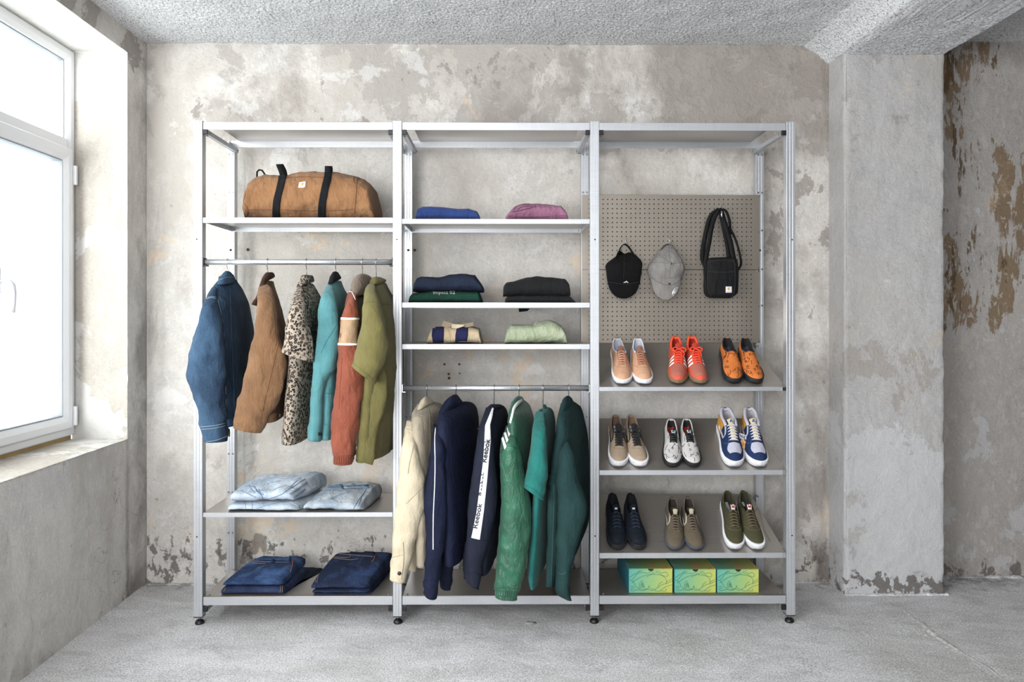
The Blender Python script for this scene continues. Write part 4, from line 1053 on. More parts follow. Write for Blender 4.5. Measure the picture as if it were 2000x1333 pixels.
# --- middle bay, second shelf
NVY = fabric('navy_fleece', (26, 36, 58), (20, 28, 46)); DGR = fabric('forest_fleece', (16, 60, 46), (10, 44, 34)); BKN = knit('black_rib_knit', (9, 10, 12))
z2 = ZS(591.6)
zmid = zat(568.5, 3.16, 870)
t, o = folded('folded_sweatshirt', 'dark green folded sweatshirt with pale lettering under a navy one', 'folded sweatshirt', [(799, 588), (799.5, 577), (806, 574), (845, 568.5), (901, 568.5), (934, 570), (941, 578), (940, 590)], z2, 3.135, 3.40, DGR, 'folded tops on the middle shelves', seed=3, p=3.4)
text_on([o], 'impact 02', (846, 575), (889, 575), 5.5, plain('pale_print', (150, 156, 150), .7), t, bold=.01)
t, o = folded('folded_sweatshirt', 'navy folded sweatshirt on top of the dark green one', 'folded sweatshirt', [(806.5, 565), (808, 554), (814, 543), (820, 540), (858, 540.7), (873, 537.6), (901, 534), (927, 537), (935, 548), (943, 558), (943.5, 565)], zmid-.003, 3.13, 3.38, NVY, 'folded tops on the middle shelves', seed=4, wr=.005, grooves=((.5, .002),))
zm2 = zat(577, 3.16, 1050)
t, o = folded('folded_sweater', 'lower black folded knit sweater on the second middle shelf', 'folded sweater', [(987, 589), (988, 581), (996, 577.5), (1050, 577), (1112, 577), (1118, 584), (1123, 590)], z2, 3.135, 3.39, BKN, 'folded tops on the middle shelves', seed=5)
# its sleeve hangs behind the shelf
loft('hanging_sleeve', [(1010, 586, 1040, 586, 3.44, 3.44, .006), (1010, 590, 1038, 590, 3.462, 3.462, .006), (1012, 600, 1037, 600, 3.465, 3.465, .006), (1014, 610, 1030, 608, 3.465, 3.465, .005)], BKN, t, rows=12, k=20, hem=0, fold=0, wr=0)
t, o = folded('folded_sweater', 'upper black ribbed folded sweater, top of its pair', 'folded sweater', [(983, 566), (983.5, 555), (990, 552), (1003, 550), (1027, 542), (1049, 539), (1080, 541.5), (1104.5, 545), (1111, 552), (1113, 563), (1115, 572)], zm2-.003, 3.13, 3.38, BKN, 'folded tops on the middle shelves', seed=6, grooves=((.5, .0015),))
# --- middle bay, third shelf
z3 = ZS(672.8)
BEI = fabric('sand_jersey', (190, 170, 136), (172, 152, 118)); NVS = fabric('navy_stripe', (32, 34, 76)); 
t, o = folded('folded_rugby_shirt', 'beige folded rugby shirt with two navy stripes and collar', 'folded shirt', [(834, 669), (837, 652), (843, 642), (856, 638), (875, 638), (900, 638), (923, 639), (936, 643), (938, 656), (941, 668)], z3, 3.14, 3.34, BEI, 'folded tops on the middle shelves', seed=7, wr=.005)
patch([o], [(845, 639.5), (843, 655), (846, 672)], [(867, 639), (867, 655), (866, 672)], NVS, t, 'navy_stripe', off=.0015, na=8); patch([o], [(892, 641), (889.5, 655), (888.5, 672)], [(914.5, 640), (914, 655), (911, 672)], NVS, t, 'navy_stripe', off=.0015, na=8)
def plate(name, pts, Y0, Y1, th, m, parent):
    """small bent cloth piece: px outline, front at depth Y0, top edge leaning to Y1"""
    ys = [p_[1] for p_ in pts]; lo, hi = max(ys), min(ys); bm = bmesh.new(); A = []; B = []
    for x, y in pts:
        f = (lo-y)/(lo-hi+1e-6); q = at(x, y, Y0+(Y1-Y0)*f); A.append(bm.verts.new(q)); B.append(bm.verts.new(q+V((0, th, 0))))
    bm.faces.new(A); bm.faces.new(B[::-1]); n = len(pts)
    for i in range(n): bm.faces.new((A[i], B[i], B[(i+1) % n], A[(i+1) % n]))
    bmesh.ops.triangulate(bm, faces=[f for f in bm.faces if len(f.verts) > 4])
    return addbm(name, bm, m, parent)
COLB = fabric('stone_cotton', (176, 156, 128))
plate('collar_wing', [(862, 637), (866, 627), (884, 632), (883, 638), (870, 640)], 3.165, 3.19, .006, COLB, t)
plate('collar_wing', [(893, 634), (925, 630), (924, 637), (912, 640), (900, 638)], 3.165, 3.19, .006, COLB, t)
plate('placket', [(882, 641), (883, 633), (905, 635), (907, 637), (893, 642)], 3.152, 3.16, .008, fabric('placket_cream', (206, 190, 158)), t)
seam([o], [(874, 641), (879, 656), (880, 672)], plain('sand_thread', (140, 120, 90), .9), t)
t2, o2 = folded('folded_tee', 'pale sage green folded T-shirt on the third middle shelf', 'folded shirt', [(986.5, 666), (987, 652), (991, 642), (999, 635), (1021, 635.6), (1043, 634), (1054, 629), (1071, 627), (1085, 630), (1098, 637), (1105, 648), (1108, 662)], z3, 3.14, 3.36, fabric('sage_jersey', (166, 176, 144), (148, 160, 126), wr=.6), 'folded tops on the middle shelves', seed=9, wr=.006)
ST = plain('sage_thread', (126, 138, 106), .9)
seam([o2], [(1015, 637), (1030, 641), (1050, 638), (1062, 633)], ST, t2); seam([o2], [(1074, 629), (1086, 633), (1094, 640)], ST, t2)
seam([o2], [(1044, 634), (1047, 631), (1051, 629)], M_white, t2, .0016, 'neck_tape')

# --- left bay, light jeans
LB = denim('light_denim', (150, 172, 198), (205, 218, 232), lo=.36, hi=.6); LB2 = denim('pale_stonewash_denim', (136, 158, 180), (196, 208, 216), lo=.38, hi=.58)
zj = ZS(1001); GL = 'folded light jeans on the left shelf'
LT = plain('blue_thread', (96, 120, 150), .9)
t, o = folded('folded_jeans', 'lower pair of pale blue folded jeans in the two-pair stack', 'folded jeans', [(446, 992), (447, 985), (455, 981), (490, 980.5), (530, 982), (568, 982), (578, 987), (582, 994)], zj, 3.125, 3.42, LB, GL, skewl=.05, skewr=.10, seed=11, wr=.006, grooves=((.5, .002),))
seam([o], [(478, 980), (480, 994)], LT, t); seam([o], [(492, 980), (493, 995)], LT, t); seam([o], [(500, 994), (530, 986), (560, 980)], LT, t)
zt_ = zat(979.5, 3.155, 500)
t, o = folded('folded_jeans', 'upper pair of pale blue folded jeans, crumpled, top of its stack', 'folded jeans', [(452, 972), (455, 963), (463, 957), (490, 956), (530, 955), (556, 951), (572, 955), (576, 968)], zt_+.005, 3.13, 3.42, LB, GL, skewl=.045, skewr=.085, back=.022, seed=12, wr=.011)
seam([o], [(522, 976), (552, 965), (572, 947), (580, 940)], LT, t, .0016); seam([o], [(496, 950), (502, 958), (510, 968)], LT, t, .0016)
seam([o], [(480, 951), (496, 952), (503, 962), (515, 967)], LT, t, .0016); seam([o], [(533, 959), (545, 953), (560, 948)], LT, t, .001)
LBs = denim('light_denim_shade', (96, 118, 148), (150, 172, 198))  # darker denim, paints shade into the folds and creases
for a_ in ([(560, 958), (575, 950), (588, 941), (596, 937)], [(566, 966), (580, 957), (592, 948), (599, 944)], [(572, 974), (584, 965), (595, 956)]): seam([o], a_, LBs, t, .0035, 'shaded_side_fold', off=.001)
loft('waistband', [(560, 941, 588, 934, 3.36, 3.40, .012), (556, 945, 592, 938, 3.34, 3.40, .016), (554, 952, 594, 946, 3.33, 3.40, .014)], LB2, t, rows=14, k=30, hem=0, fold=.002, wr=.004)
for a_ in ([(470, 958), (480, 963), (500, 972)], [(505, 956), (509, 964), (514, 974)], [(520, 948), (530, 944), (548, 940)], [(486, 948), (492, 958), (498, 964)]): seam([o], a_, LBs, t, .0018, 'shaded_crease', off=.0002)
t, o = folded('folded_jeans', 'pale stonewashed folded denim shorts on the right of the left shelf', 'folded jeans', [(592, 994), (594, 984), (602, 979), (640, 976), (680, 977), (705, 981), (711, 992)], zj, 3.125, 3.43, LB2, GL, skewl=.07, skewr=.04, back=.03, seed=14, wr=.010, fr=.8)
DB2 = denim('stonewash_shade', (112, 138, 166), (150, 174, 198))
patch([o], [(639, 948), (637, 958)], [(668, 948), (671, 959)], DB2, t, 'pocket', off=.004); patch([o], [(672, 951), (671, 956)], [(718, 948), (719, 955)], DB2, t, 'waistband', off=.004)
seam([o], [(700, 990), (706, 972), (714, 958), (719, 948)], LT, t, .0016); seam([o], [(690, 995), (700, 978), (712, 962)], LT, t, .0016); seam([o], [(650, 973), (668, 966), (684, 962)], LT, t, .0012)
# --- left bay, dark jeans
MB = denim('mid_blue_denim', (26, 44, 84), (64, 100, 156), lo=.45, hi=.62); IB = denim('indigo_denim', (26, 36, 66), (46, 62, 100)); BB = denim('black_blue_denim', (14, 17, 28), (26, 32, 50)); NB = denim('dark_blue_denim', (20, 28, 52), (48, 72, 120), lo=.46, hi=.66)
zk = ZS(1164.3); GD = 'folded dark jeans on the bottom left shelf'; GT = plain('copper_thread', (150, 124, 98), .9); RT_ = plain('rust_thread', (150, 92, 44), .9)
t, o = folded('folded_jeans', 'blue-black folded jeans sticking out to the right beneath two blue pairs', 'folded jeans', [(452, 1160), (454, 1155), (470, 1152), (540, 1152), (560, 1152), (568, 1158)], zk, 3.19, 3.44, BB, GD, skewl=.03, skewr=.10, back=.026, seed=15, wr=.006)
t, o = folded('folded_jeans', 'lower indigo folded jeans in the left dark stack', 'folded jeans', [(433, 1156), (434, 1147), (442, 1142), (490, 1141), (545, 1142), (555, 1147), (557, 1156)], zk, 3.125, 3.40, IB, GD, skewl=.05, skewr=.05, seed=16, grooves=((.55, .0015),))
seam([o], [(548, 1144), (547, 1160)], GT, t); seam([o], [(551.5, 1144), (551, 1160)], GT, t); seam([o], [(441, 1148), (437, 1156)], GT, t)
za = zat(1145, 3.155, 495)
t, o = folded('folded_jeans', 'faded mid-blue folded jeans, top of the left dark stack', 'folded jeans', [(436, 1139), (439, 1133), (446, 1130), (490, 1129), (540, 1130), (552, 1134), (554, 1142)], za+.004, 3.13, 3.43, MB, GD, skewl=.065, skewr=.03, back=.018, seed=17, wr=.005, fr=.8)
seam([o], [(449, 1126), (461, 1108), (474, 1092), (483, 1083)], GT, t, .0012); seam([o], [(452, 1127), (464, 1109), (477, 1093)], GT, t, .0008)
wb_ = patch([o], [(477, 1084), (474, 1094)], [(569, 1088), (566, 1098)], MB, t, 'waistband', off=.004, na=20); seam([o], [(480, 1095), (520, 1098), (565, 1099)], GT, t, .0009)
seam([o], [(483, 1097), (478, 1105)], GT, t, .001); seam([o], [(484, 1097), (500, 1101), (518, 1101)], GT, t, .001); seam([o], [(519, 1100), (512, 1107), (503, 1110)], GT, t, .001)
patch([o], [(530, 1095), (529, 1102)], [(535, 1095), (534, 1102)], IB, t, 'belt_loop', off=.006); seam([o], [(572, 1096), (571, 1106), (567, 1118)], RT_, t, .0018)
t, o = folded('folded_jeans', 'lowest dark blue folded jeans in the right dark stack', 'folded jeans', [(612, 1161), (613, 1157), (620, 1155), (700, 1155), (722, 1155), (724, 1161)], zk, 3.125, 3.42, IB, GD, skewl=.06, skewr=.05, back=.004, seed=18, wr=.003)
zb1 = zat(1156.5, 3.155, 665)
t, o = folded('folded_jeans', 'middle dark blue folded jeans in the right dark stack', 'folded jeans', [(610, 1154), (611, 1150), (618, 1148), (700, 1148), (720, 1149), (722, 1154)], zb1+.003, 3.125, 3.42, NB, GD, skewl=.06, skewr=.06, back=.010, seed=19, wr=.003)
zb2 = zat(1149.5, 3.155, 665)
t, o = folded('folded_jeans', 'dark navy folded jeans with white waist label, top of the right stack', 'folded jeans', [(608, 1144), (609.5, 1138), (616, 1135), (660, 1134), (700, 1134), (717, 1137), (720, 1144)], zb2+.004, 3.125, 3.43, NB, GD, skewl=.05, skewr=.075, back=.052, seed=20, wr=.004, fr=.85)
wbd = patch([o], [(641, 1066), (636, 1079)], [(734, 1072), (730, 1086)], BB, t, 'waistband', off=.005, na=24)
patch([x for x in (o, wbd) if x], [(665, 1068.5), (664.5, 1074)], [(679.5, 1070), (679, 1075.5)], plain('white_label', (196, 192, 200), .7), t, 'waist_label', off=.004)
for a in ([(616, 1138), (621, 1115), (630, 1095), (641, 1079)], [(619, 1139), (624, 1116), (633, 1096)], [(647, 1080), (645, 1087), (680, 1090), (684, 1083)], [(646, 1090), (682, 1094), (700, 1092)], [(637, 1080), (680, 1084), (728, 1088)]): seam([o], a, GT, t, .0009)
seam([o], [(732, 1086), (731, 1092), (726, 1098)], RT_, t, .002)

# --- duffel bag
DUF = fabric('brown_duck_canvas', (152, 106, 66), (134, 90, 55), wr=.55); DTH = plain('duffel_thread', (104, 68, 40), .9)
t, o = folded('duffel_bag', 'brown canvas duffel bag with two black webbing straps', 'bag', [(476, 410), (474.5, 385), (478, 364), (484, 348), (494, 339), (510, 334), (542, 336), (563, 333), (585, 330.5), (628, 329.5), (656, 332), (680, 337), (703, 344), (720, 357), (727, 378), (729.5, 400), (728, 414)], ZS(426), 3.125, 3.44, DUF, None, seed=21, wr=.009, p=2.5, nu=100, k=72, part='bag_body', endp=.05, grooves=())
BWEB = fabric('black_webbing', (17, 18, 22), (12, 13, 16))
patch([o], [(546, 334), (544, 350), (539, 372), (534, 392), (532, 412), (532, 424.5)], [(560, 336), (558, 352), (552, 375), (548, 395), (546.5, 412), (546.5, 424.5)], BWEB, t, 'strap', off=.004, na=6, smooth=True)
patch([o], [(634, 331), (633, 347), (628, 368), (623, 392), (621, 412), (621, 424.5)], [(648, 332), (647, 349), (642, 370), (638, 393), (636, 412), (635.5, 424.5)], BWEB, t, 'strap', off=.004, na=6, smooth=True)
def ribbon3(name, pts, wdir, wd, th, m, parent):
    """strap with a rectangular section along world points"""
    pts = [V(q) for q in crv([tuple(p_) for p_ in pts], len(pts)*6)]; wdir = V(wdir).normalized(); vs = []; fs = []; n = len(pts)
    for i, p_ in enumerate(pts):
        tt = (pts[min(i+1, n-1)]-pts[max(i-1, 0)]).normalized(); nn = tt.cross(wdir).normalized(); ww = nn.cross(tt).normalized()
        for a, b in ((-1, -1), (1, -1), (1, 1), (-1, 1)): vs.append(p_+ww*(wd/2*a)+nn*(th/2*b))
    for i in range(n-1):
        for j in range(4): fs.append((i*4+j, i*4+(j+1) % 4, (i+1)*4+(j+1) % 4, (i+1)*4+j))
    fs += [(3, 2, 1, 0), tuple((n-1)*4+j for j in range(4))]
    return add(name, vs, fs, m, parent, True, True)
ribbon3('strap_loop', [at(554, 345, 3.165), at(551, 334, 3.18), at(546, 322, 3.22), at(548, 324, 3.27), at(553, 334, 3.33), at(556, 347, 3.38)], (1, .25, .1), .030, .003, BWEB, t)
ribbon3('strap_loop', [at(641, 338, 3.175), at(641, 327.5, 3.195), at(642, 325, 3.23), at(643, 328, 3.28), at(644, 344, 3.35)], (1, .1, 0), .030, .003, BWEB, t)
v, f = tube([at(502, 346, 3.24), at(502, 336, 3.24), at(506, 332, 3.24), at(512, 333, 3.24), at(518, 342, 3.24)], .004, 8); add('end_handle', v, f, BWEB, t)
lg = patch([o], [(585, 357), (582.5, 367.3)], [(598.3, 355), (596, 366.6)], plain('white_patch', (206, 200, 196), .7), t, 'logo_patch', off=.003)
M_gold = plain('ochre_emblem', (206, 140, 56), .7)
def cmark(tg, cx, cy, s, m, parent, sh=0):
    """curled open-ring emblem"""
    P0 = []; P1 = []
    for i in range(15):
        a = radians(35+i*20.5); r1 = s*(1-.02*i); r0 = s*.42*(1-.055*i)
        P0.append((cx+r1*cos(a)-sh*r1*sin(-a)*.0, cy-r1*sin(a)*.95)); P1.append((cx+s*.08+r0*cos(a), cy-r0*sin(a)))
    patch(tg, P0, P1, m, parent, 'emblem', off=.0012, na=3, step=.6)
cmark([lg, o], 591.5, 360.5, 3.3, M_gold, t); text_on([lg, o], 'carhartt', (585, 366), (595, 365.3), 1.5, M_gold, t)
for a in ([(484, 410), (540, 410), (600, 411.5), (660, 411), (694, 408)], [(560, 347), (600, 346), (634, 347.5)], [(700, 346), (697, 358), (695, 385), (693, 415)], [(487, 345), (480, 357), (477, 366), (479, 380), (476, 395), (484, 408), (482, 422)], [(693, 344), (690, 352), (694, 360)]): seam([o], a, DTH, t, .0016)

# --- pegboard hooks and what hangs on them
YP = 3.484
def peghook(px, py, label, out=.055):
    p = at(px, py, YP); t = thing('pegboard_hook', label, 'hook', tuple(p), 'steel hooks in the perforated panel')
    pts = [p+V((.006, 0, .028)), p+V((.004, -.004, .018)), p+V((0, -.006, 0)), p+V((0, -out*.6, -.002)), p+V((0, -out, 0)), p+V((0, -out-.006, .008))]
    v, f = tube([V(q) for q in crv([tuple(q) for q in pts], 24)], .0019, 8); add('hook_wire', v, f, M_wire, t)
    return p
peghook(1221, 477, 'steel hook holding the black cap'); peghook(1306, 475, 'steel hook holding the grey cap'); peghook(1407, 411, 'steel hook holding the black shoulder bag')
BC = fabric('black_cotton_twill', (14, 14, 16), (10, 10, 12)); BCt = plain('black_thread', (44, 44, 46), .9)
t = thing('baseball_cap', 'black baseball cap with small white emblem on the perforated panel', 'cap', (xat(1218, 3.44), 3.44, zat(520, 3.44)), 'caps on the perforated panel')
cr_ = loft('crown', [(1204, 499, 1240, 497, 3.43, 3.43, .010), (1197, 505, 1245, 503, 3.43, 3.43, .03), (1188, 512, 1252, 511, 3.425, 3.425, .045), (1183, 520, 1253.5, 519, 3.42, 3.42, .05), (1184, 535, 1252, 534, 3.42, 3.42, .052), (1186, 548, 1249.5, 548, 3.42, 3.42, .048), (1188, 556, 1248, 556, 3.43, 3.43, .04)], BC, t, rows=40, hem=0, wr=.003, fold=.003, seed=40)
br = loft('brim', [(1187.5, 548, 1249, 548, 3.40, 3.40, .022), (1189, 560, 1247.5, 560, 3.39, 3.39, .02), (1193, 569, 1243.5, 569, 3.385, 3.385, .016), (1199, 576.5, 1237, 576.5, 3.38, 3.38, .011), (1206, 581, 1230, 581, 3.378, 3.378, .006), (1213, 583.5, 1223, 583.5, 3.377, 3.377, .002)], BC, t, rows=24, hem=0, fold=0, wr=0)
ribbon3('back_strap', [at(1201, 507, 3.41), at(1208, 494, 3.425), at(1213, 483, 3.44), at(1220, 477.5, 3.445), at(1228, 483, 3.44), at(1236, 495, 3.425), at(1244, 507, 3.41)], (0, -1, .05), .022, .004, BC, t)
ribbon3('sweatband', [at(1204, 503, 3.43), at(1209, 494, 3.45), at(1219, 500, 3.455), at(1230, 497, 3.45), at(1237, 503, 3.43)], (0, -.5, 1), .02, .003, BC, t)
for (a, b_) in (([(1217, 553), (1223.5, 548.3)], [(1219, 553), (1224.3, 550)]), ([(1223.5, 548.3), (1227.5, 553)], [(1222, 549.5), (1225.5, 553)]), ([(1220, 553), (1223, 550.5)], [(1221.5, 553), (1224, 551.5)])):
    patch([cr_, br], a, b_, M_white, t, 'emblem', off=.002, na=2, step=.7)
seam([cr_, br], [(1189, 551), (1205, 554), (1218, 555.5), (1232, 554.5), (1247, 551)], BCt, t, .0011)
seam([cr_], [(1219, 502), (1219, 525), (1218, 545)], BCt, t, .0009)
GC = fabric('grey_cotton_twill', (138, 134, 130), (118, 114, 111), wr=.5); GCt = plain('grey_thread', (96, 93, 90), .9); GCd = fabric('grey_cap_inside', (100, 96, 93))
t = thing('baseball_cap', 'grey baseball cap with silver round sticker on its brim', 'cap', (xat(1301, 3.44), 3.44, zat(520, 3.44)), 'caps on the perforated panel')
cr_ = loft('crown', [(1297, 480, 1310, 479, 3.44, 3.44, .008), (1289, 487, 1317, 486, 3.43, 3.43, .022), (1281, 499, 1324, 498, 3.425, 3.425, .042), (1272.5, 511, 1331, 511, 3.42, 3.42, .052), (1268, 520, 1334.5, 519, 3.42, 3.42, .055), (1268, 533, 1333, 532, 3.42, 3.42, .055), (1271, 547, 1329, 546, 3.425, 3.425, .048), (1275, 556, 1326, 555, 3.43, 3.43, .035)], GC, t, rows=44, hem=0, wr=.005, fold=.004, seed=41)
br = loft('brim', [(1271, 542, 1330, 541, 3.40, 3.40, .022), (1273, 555, 1329, 554, 3.39, 3.39, .02), (1276, 567, 1326, 566, 3.385, 3.385, .018), (1281, 576, 1320, 576, 3.38, 3.38, .012), (1288, 582.5, 1313, 582.5, 3.378, 3.378, .007), (1295, 586, 1305, 586, 3.377, 3.377, .002)], GC, t, rows=24, hem=0, fold=0, wr=0)
bt = button([cr_], 1309.5, 515, .007, GC, t, 'top_button', .004)
for a in ([(1269, 513), (1285, 513), (1308, 515)], [(1310, 515), (1322, 514), (1333, 513)], [(1306, 483), (1307, 500), (1309, 514)], [(1309.5, 517), (1308, 535), (1305, 549)], [(1308, 514), (1300, 508), (1285, 496)]): seam([cr_], a, GCt, t, .0009)
seam([cr_, br], [(1273, 544), (1285, 551), (1301, 557), (1316, 556), (1330, 544)], GCt, t, .0012)
ribbon3('back_strap', [at(1290, 489, 3.41), at(1296, 481, 3.43), at(1304, 477.5, 3.445), at(1311, 481, 3.43), at(1316, 489, 3.41)], (0, -1, .1), .02, .004, GCd, t)
patch([cr_, br], [(1305, 553.5), (1305, 556)], [(1309.5, 553.5), (1309.5, 556)], M_black, t, 'woven_tag', off=.002, na=2, step=1)
# oval foil sticker on the brim
def oval(tg, cx, cy, a, b, ang, m, parent, name, off=.002):
    L_, R2 = [], []
    for i in range(13):
        s = -1+2*i/12; w_ = math.sqrt(max(0, 1-s*s)); ca, sa = cos(ang), sin(ang)
        for sg, lst in ((-1, L_), (1, R2)):
            x, y = sg*b*w_, s*a; lst.append((cx+x*ca-y*sa, cy+x*sa+y*ca))
    return patch(tg, L_, R2, m, parent, name, off=off, na=4, step=.8)
oval([br], 1319.3, 569.5, 10, 5.2, .5, plain('silver_foil', (214, 214, 216), .25, .7), t, 'foil_sticker'); oval([br], 1319.3, 569.5, 7.2, 3.2, .5, GCt, t, 'foil_sticker_ring', .0035); oval([br], 1319.3, 569.5, 6.2, 2.2, .5, plain('silver_foil2', (206, 206, 208), .3, .7), t, 'foil_sticker_centre', .005)

BN = fabric('black_nylon', (14, 13, 15), (9, 9, 11), rough=.75)
t = thing('shoulder_bag', 'small black shoulder bag hanging by its strap on the perforated panel', 'bag', (xat(1408, 3.42), 3.42, zat(585, 3.42)))
bd = loft('bag_body', [(1386, 504, 1430, 503, 3.42, 3.42, .028), (1380, 509, 1436, 507, 3.42, 3.42, .038), (1377, 520, 1439, 518, 3.42, 3.42, .042), (1376.5, 545, 1439.5, 545, 3.42, 3.42, .046), (1377, 567, 1438, 567, 3.42, 3.42, .046), (1380, 577, 1434, 576, 3.42, 3.42, .042), (1387, 582, 1424, 583, 3.42, 3.42, .030)], BN, t, rows=44, k=60, p=4.2, hem=0, fold=.002, wr=.002, seed=42)
lp = patch([bd], [(1417, 560), (1417, 572)], [(1429, 560), (1429, 572)], plain('white_patch2', (206, 210, 220), .7), t, 'logo_patch', off=.003)
cmark([lp, bd], 1423.5, 565, 3.4, M_gold, t); text_on([lp, bd], 'carhartt', (1418.6, 571), (1427.6, 571), 1.4, M_gold, t)
for a in ([(1383, 512), (1400, 509), (1418, 508.5), (1434, 511)], [(1388, 506), (1383, 514), (1382, 540), (1383, 568), (1390, 579)], [(1430, 506), (1435, 516), (1435.5, 545), (1434, 570), (1428, 579)], [(1384, 531), (1400, 532), (1420, 532), (1434, 531)]): seam([bd], a, BCt, t, .0013)
YS = 3.425
def webs(pts, wd=.026, y=YS, nm='strap'): return ribbon3(nm, [at(x, yy, y+(dy if dy else 0)) for x, yy, dy in pts], (1, 0, .2), wd, .003, BN, t)
webs([(1379, 520, -.02), (1380, 500, -.01), (1385, 475, 0), (1390, 445, 0), (1396, 424, 0), (1404, 412.5, 0), (1410, 410, 0)], .020)
webs([(1379, 522, .02), (1372, 505, .03), (1374, 480, .035), (1382, 440, .035), (1390, 420, .03), (1401, 411, .02), (1409, 409, .02)], .022)
webs([(1437, 524, 0), (1432, 500, 0), (1426, 470, 0), (1417, 440, 0), (1410, 418, 0), (1407, 410, 0)], .022)
webs([(1424, 505, .03), (1421, 480, .03), (1415, 450, .03), (1410, 425, .03), (1408, 411, .02)], .022)
webs([(1439, 529, .01), (1446, 520, .01), (1447, 508, .01), (1441, 482, .02), (1434, 462, .02), (1428, 450, .02)], .010)
webs([(1410, 410, 0), (1418, 413, .0), (1425, 432, .01), (1426, 447, .02), (1430, 458, .02)], .012)
for (x, y) in ((1427, 450), (1440, 527)):
    v, f = tube([at(x-3, y-2, YS), at(x+3, y-2, YS), at(x+3, y+3, YS), at(x-3, y+3, YS)], .0016, 6, True); add('strap_slider', v, f, M_black, t)
peg = at(1409.5, 412, 3.41)
v, f = tube([at(1409.5, 413, 3.44), at(1409.5, 414, 3.405), at(1409.5, 424, 3.402)], .004, 8); add('strap_clip', v, f, M_chrome, t)

# --- shoe boxes
def boxprint():
    t_ = NT('printed_shoe_box'); s_ = t_.n('ShaderNodeTexCoord').outputs['Generated']; x = t_.n('ShaderNodeSeparateXYZ'); t_.l(s_, x.inputs[0])
    f = t_.math('ADD', x.outputs[0], t_.math('MULTIPLY', t_.math('SUBTRACT', x.outputs[2], .5), -.12))
    c = t_.mix(t_.ramp(f, .0, .5), (92, 164, 146), (134, 174, 116)); c = t_.mix(t_.ramp(f, .5, 1), c, (180, 184, 88))
    return t_.out(c, None, .55)
def boxtop():
    t_ = NT('printed_box_lid'); s_ = t_.n('ShaderNodeTexCoord').outputs['Generated']; x = t_.n('ShaderNodeSeparateXYZ'); t_.l(s_, x.inputs[0])
    c = t_.mix(t_.ramp(x.outputs[0], 0, .45), (62, 128, 114), (102, 130, 82)); c = t_.mix(t_.ramp(x.outputs[0], .45, 1), c, (148, 146, 68))
    b_ = t_.ramp(t_.noise(16, 3, .5), .60, .64); c = t_.mix(t_.math('MULTIPLY', b_, .8), c, (176, 96, 62))
    return t_.out(c, None, .55)
MBX, MBT = boxprint(), boxtop(); M_side = plain('teal_box_side', (36, 108, 122), .55); M_line = plain('dark_teal_line', (32, 110, 98), .6)
import itertools
strokes = [
 [(0, .43), (.06, .50), (.12, .62), (.16, .76), (.26, .85), (.36, .87), (.44, .82)],
 [(.05, .58), (.16, .44), (.30, .30), (.48, .22), (.62, .22), (.76, .27), (.84, .38), (.86, .52), (.85, .64)],
 [(.05, .47), (.12, .32), (.17, .20), (.20, .17), (.20, .08), (.26, .05)],
 [(0, .35), (.10, .22), (.20, .12), (.30, .05)], [(.20, .17), (.30, .13), (.42, .16), (.50, .10), (.56, .06)],
 [(.40, .33), (.46, .26), (.52, .20)], [(.50, .24), (.56, .14), (.60, .22)], [(.60, .10), (.68, .07), (.74, .16), (.84, .12), (.90, .22), (.88, .30), (.80, .28), (.72, .20), (.62, .12)],
 [(.23, .84), (.24, .62), (.28, .50), (.31, .56), (.36, .84)], [(.26, .82), (.27, .66), (.30, .60), (.33, .80)], [(.29, .60), (.29, .78)], [(.31, .62), (.31, .78)],
 [(.44, .82), (.46, .70), (.48, .82), (.56, .86)], [(1.0, .50), (.88, .60), (.76, .66), (.66, .78), (.60, .88), (.62, .95), (.72, .92), (.84, .76), (1.0, .66)],
 [(.66, .76), (.70, .62), (.78, .52)], [(1.0, .40), (.92, .48), (.85, .56)],
 [(.02, .76), (.08, .72), (.10, .80), (.04, .84), (.06, .92), (.12, .90), (.22, .88), (.32, .92), (.42, .86), (.52, .92), (.60, .86)], [(.72, .92), (.82, .95), (.86, .88), (.84, .84)]]
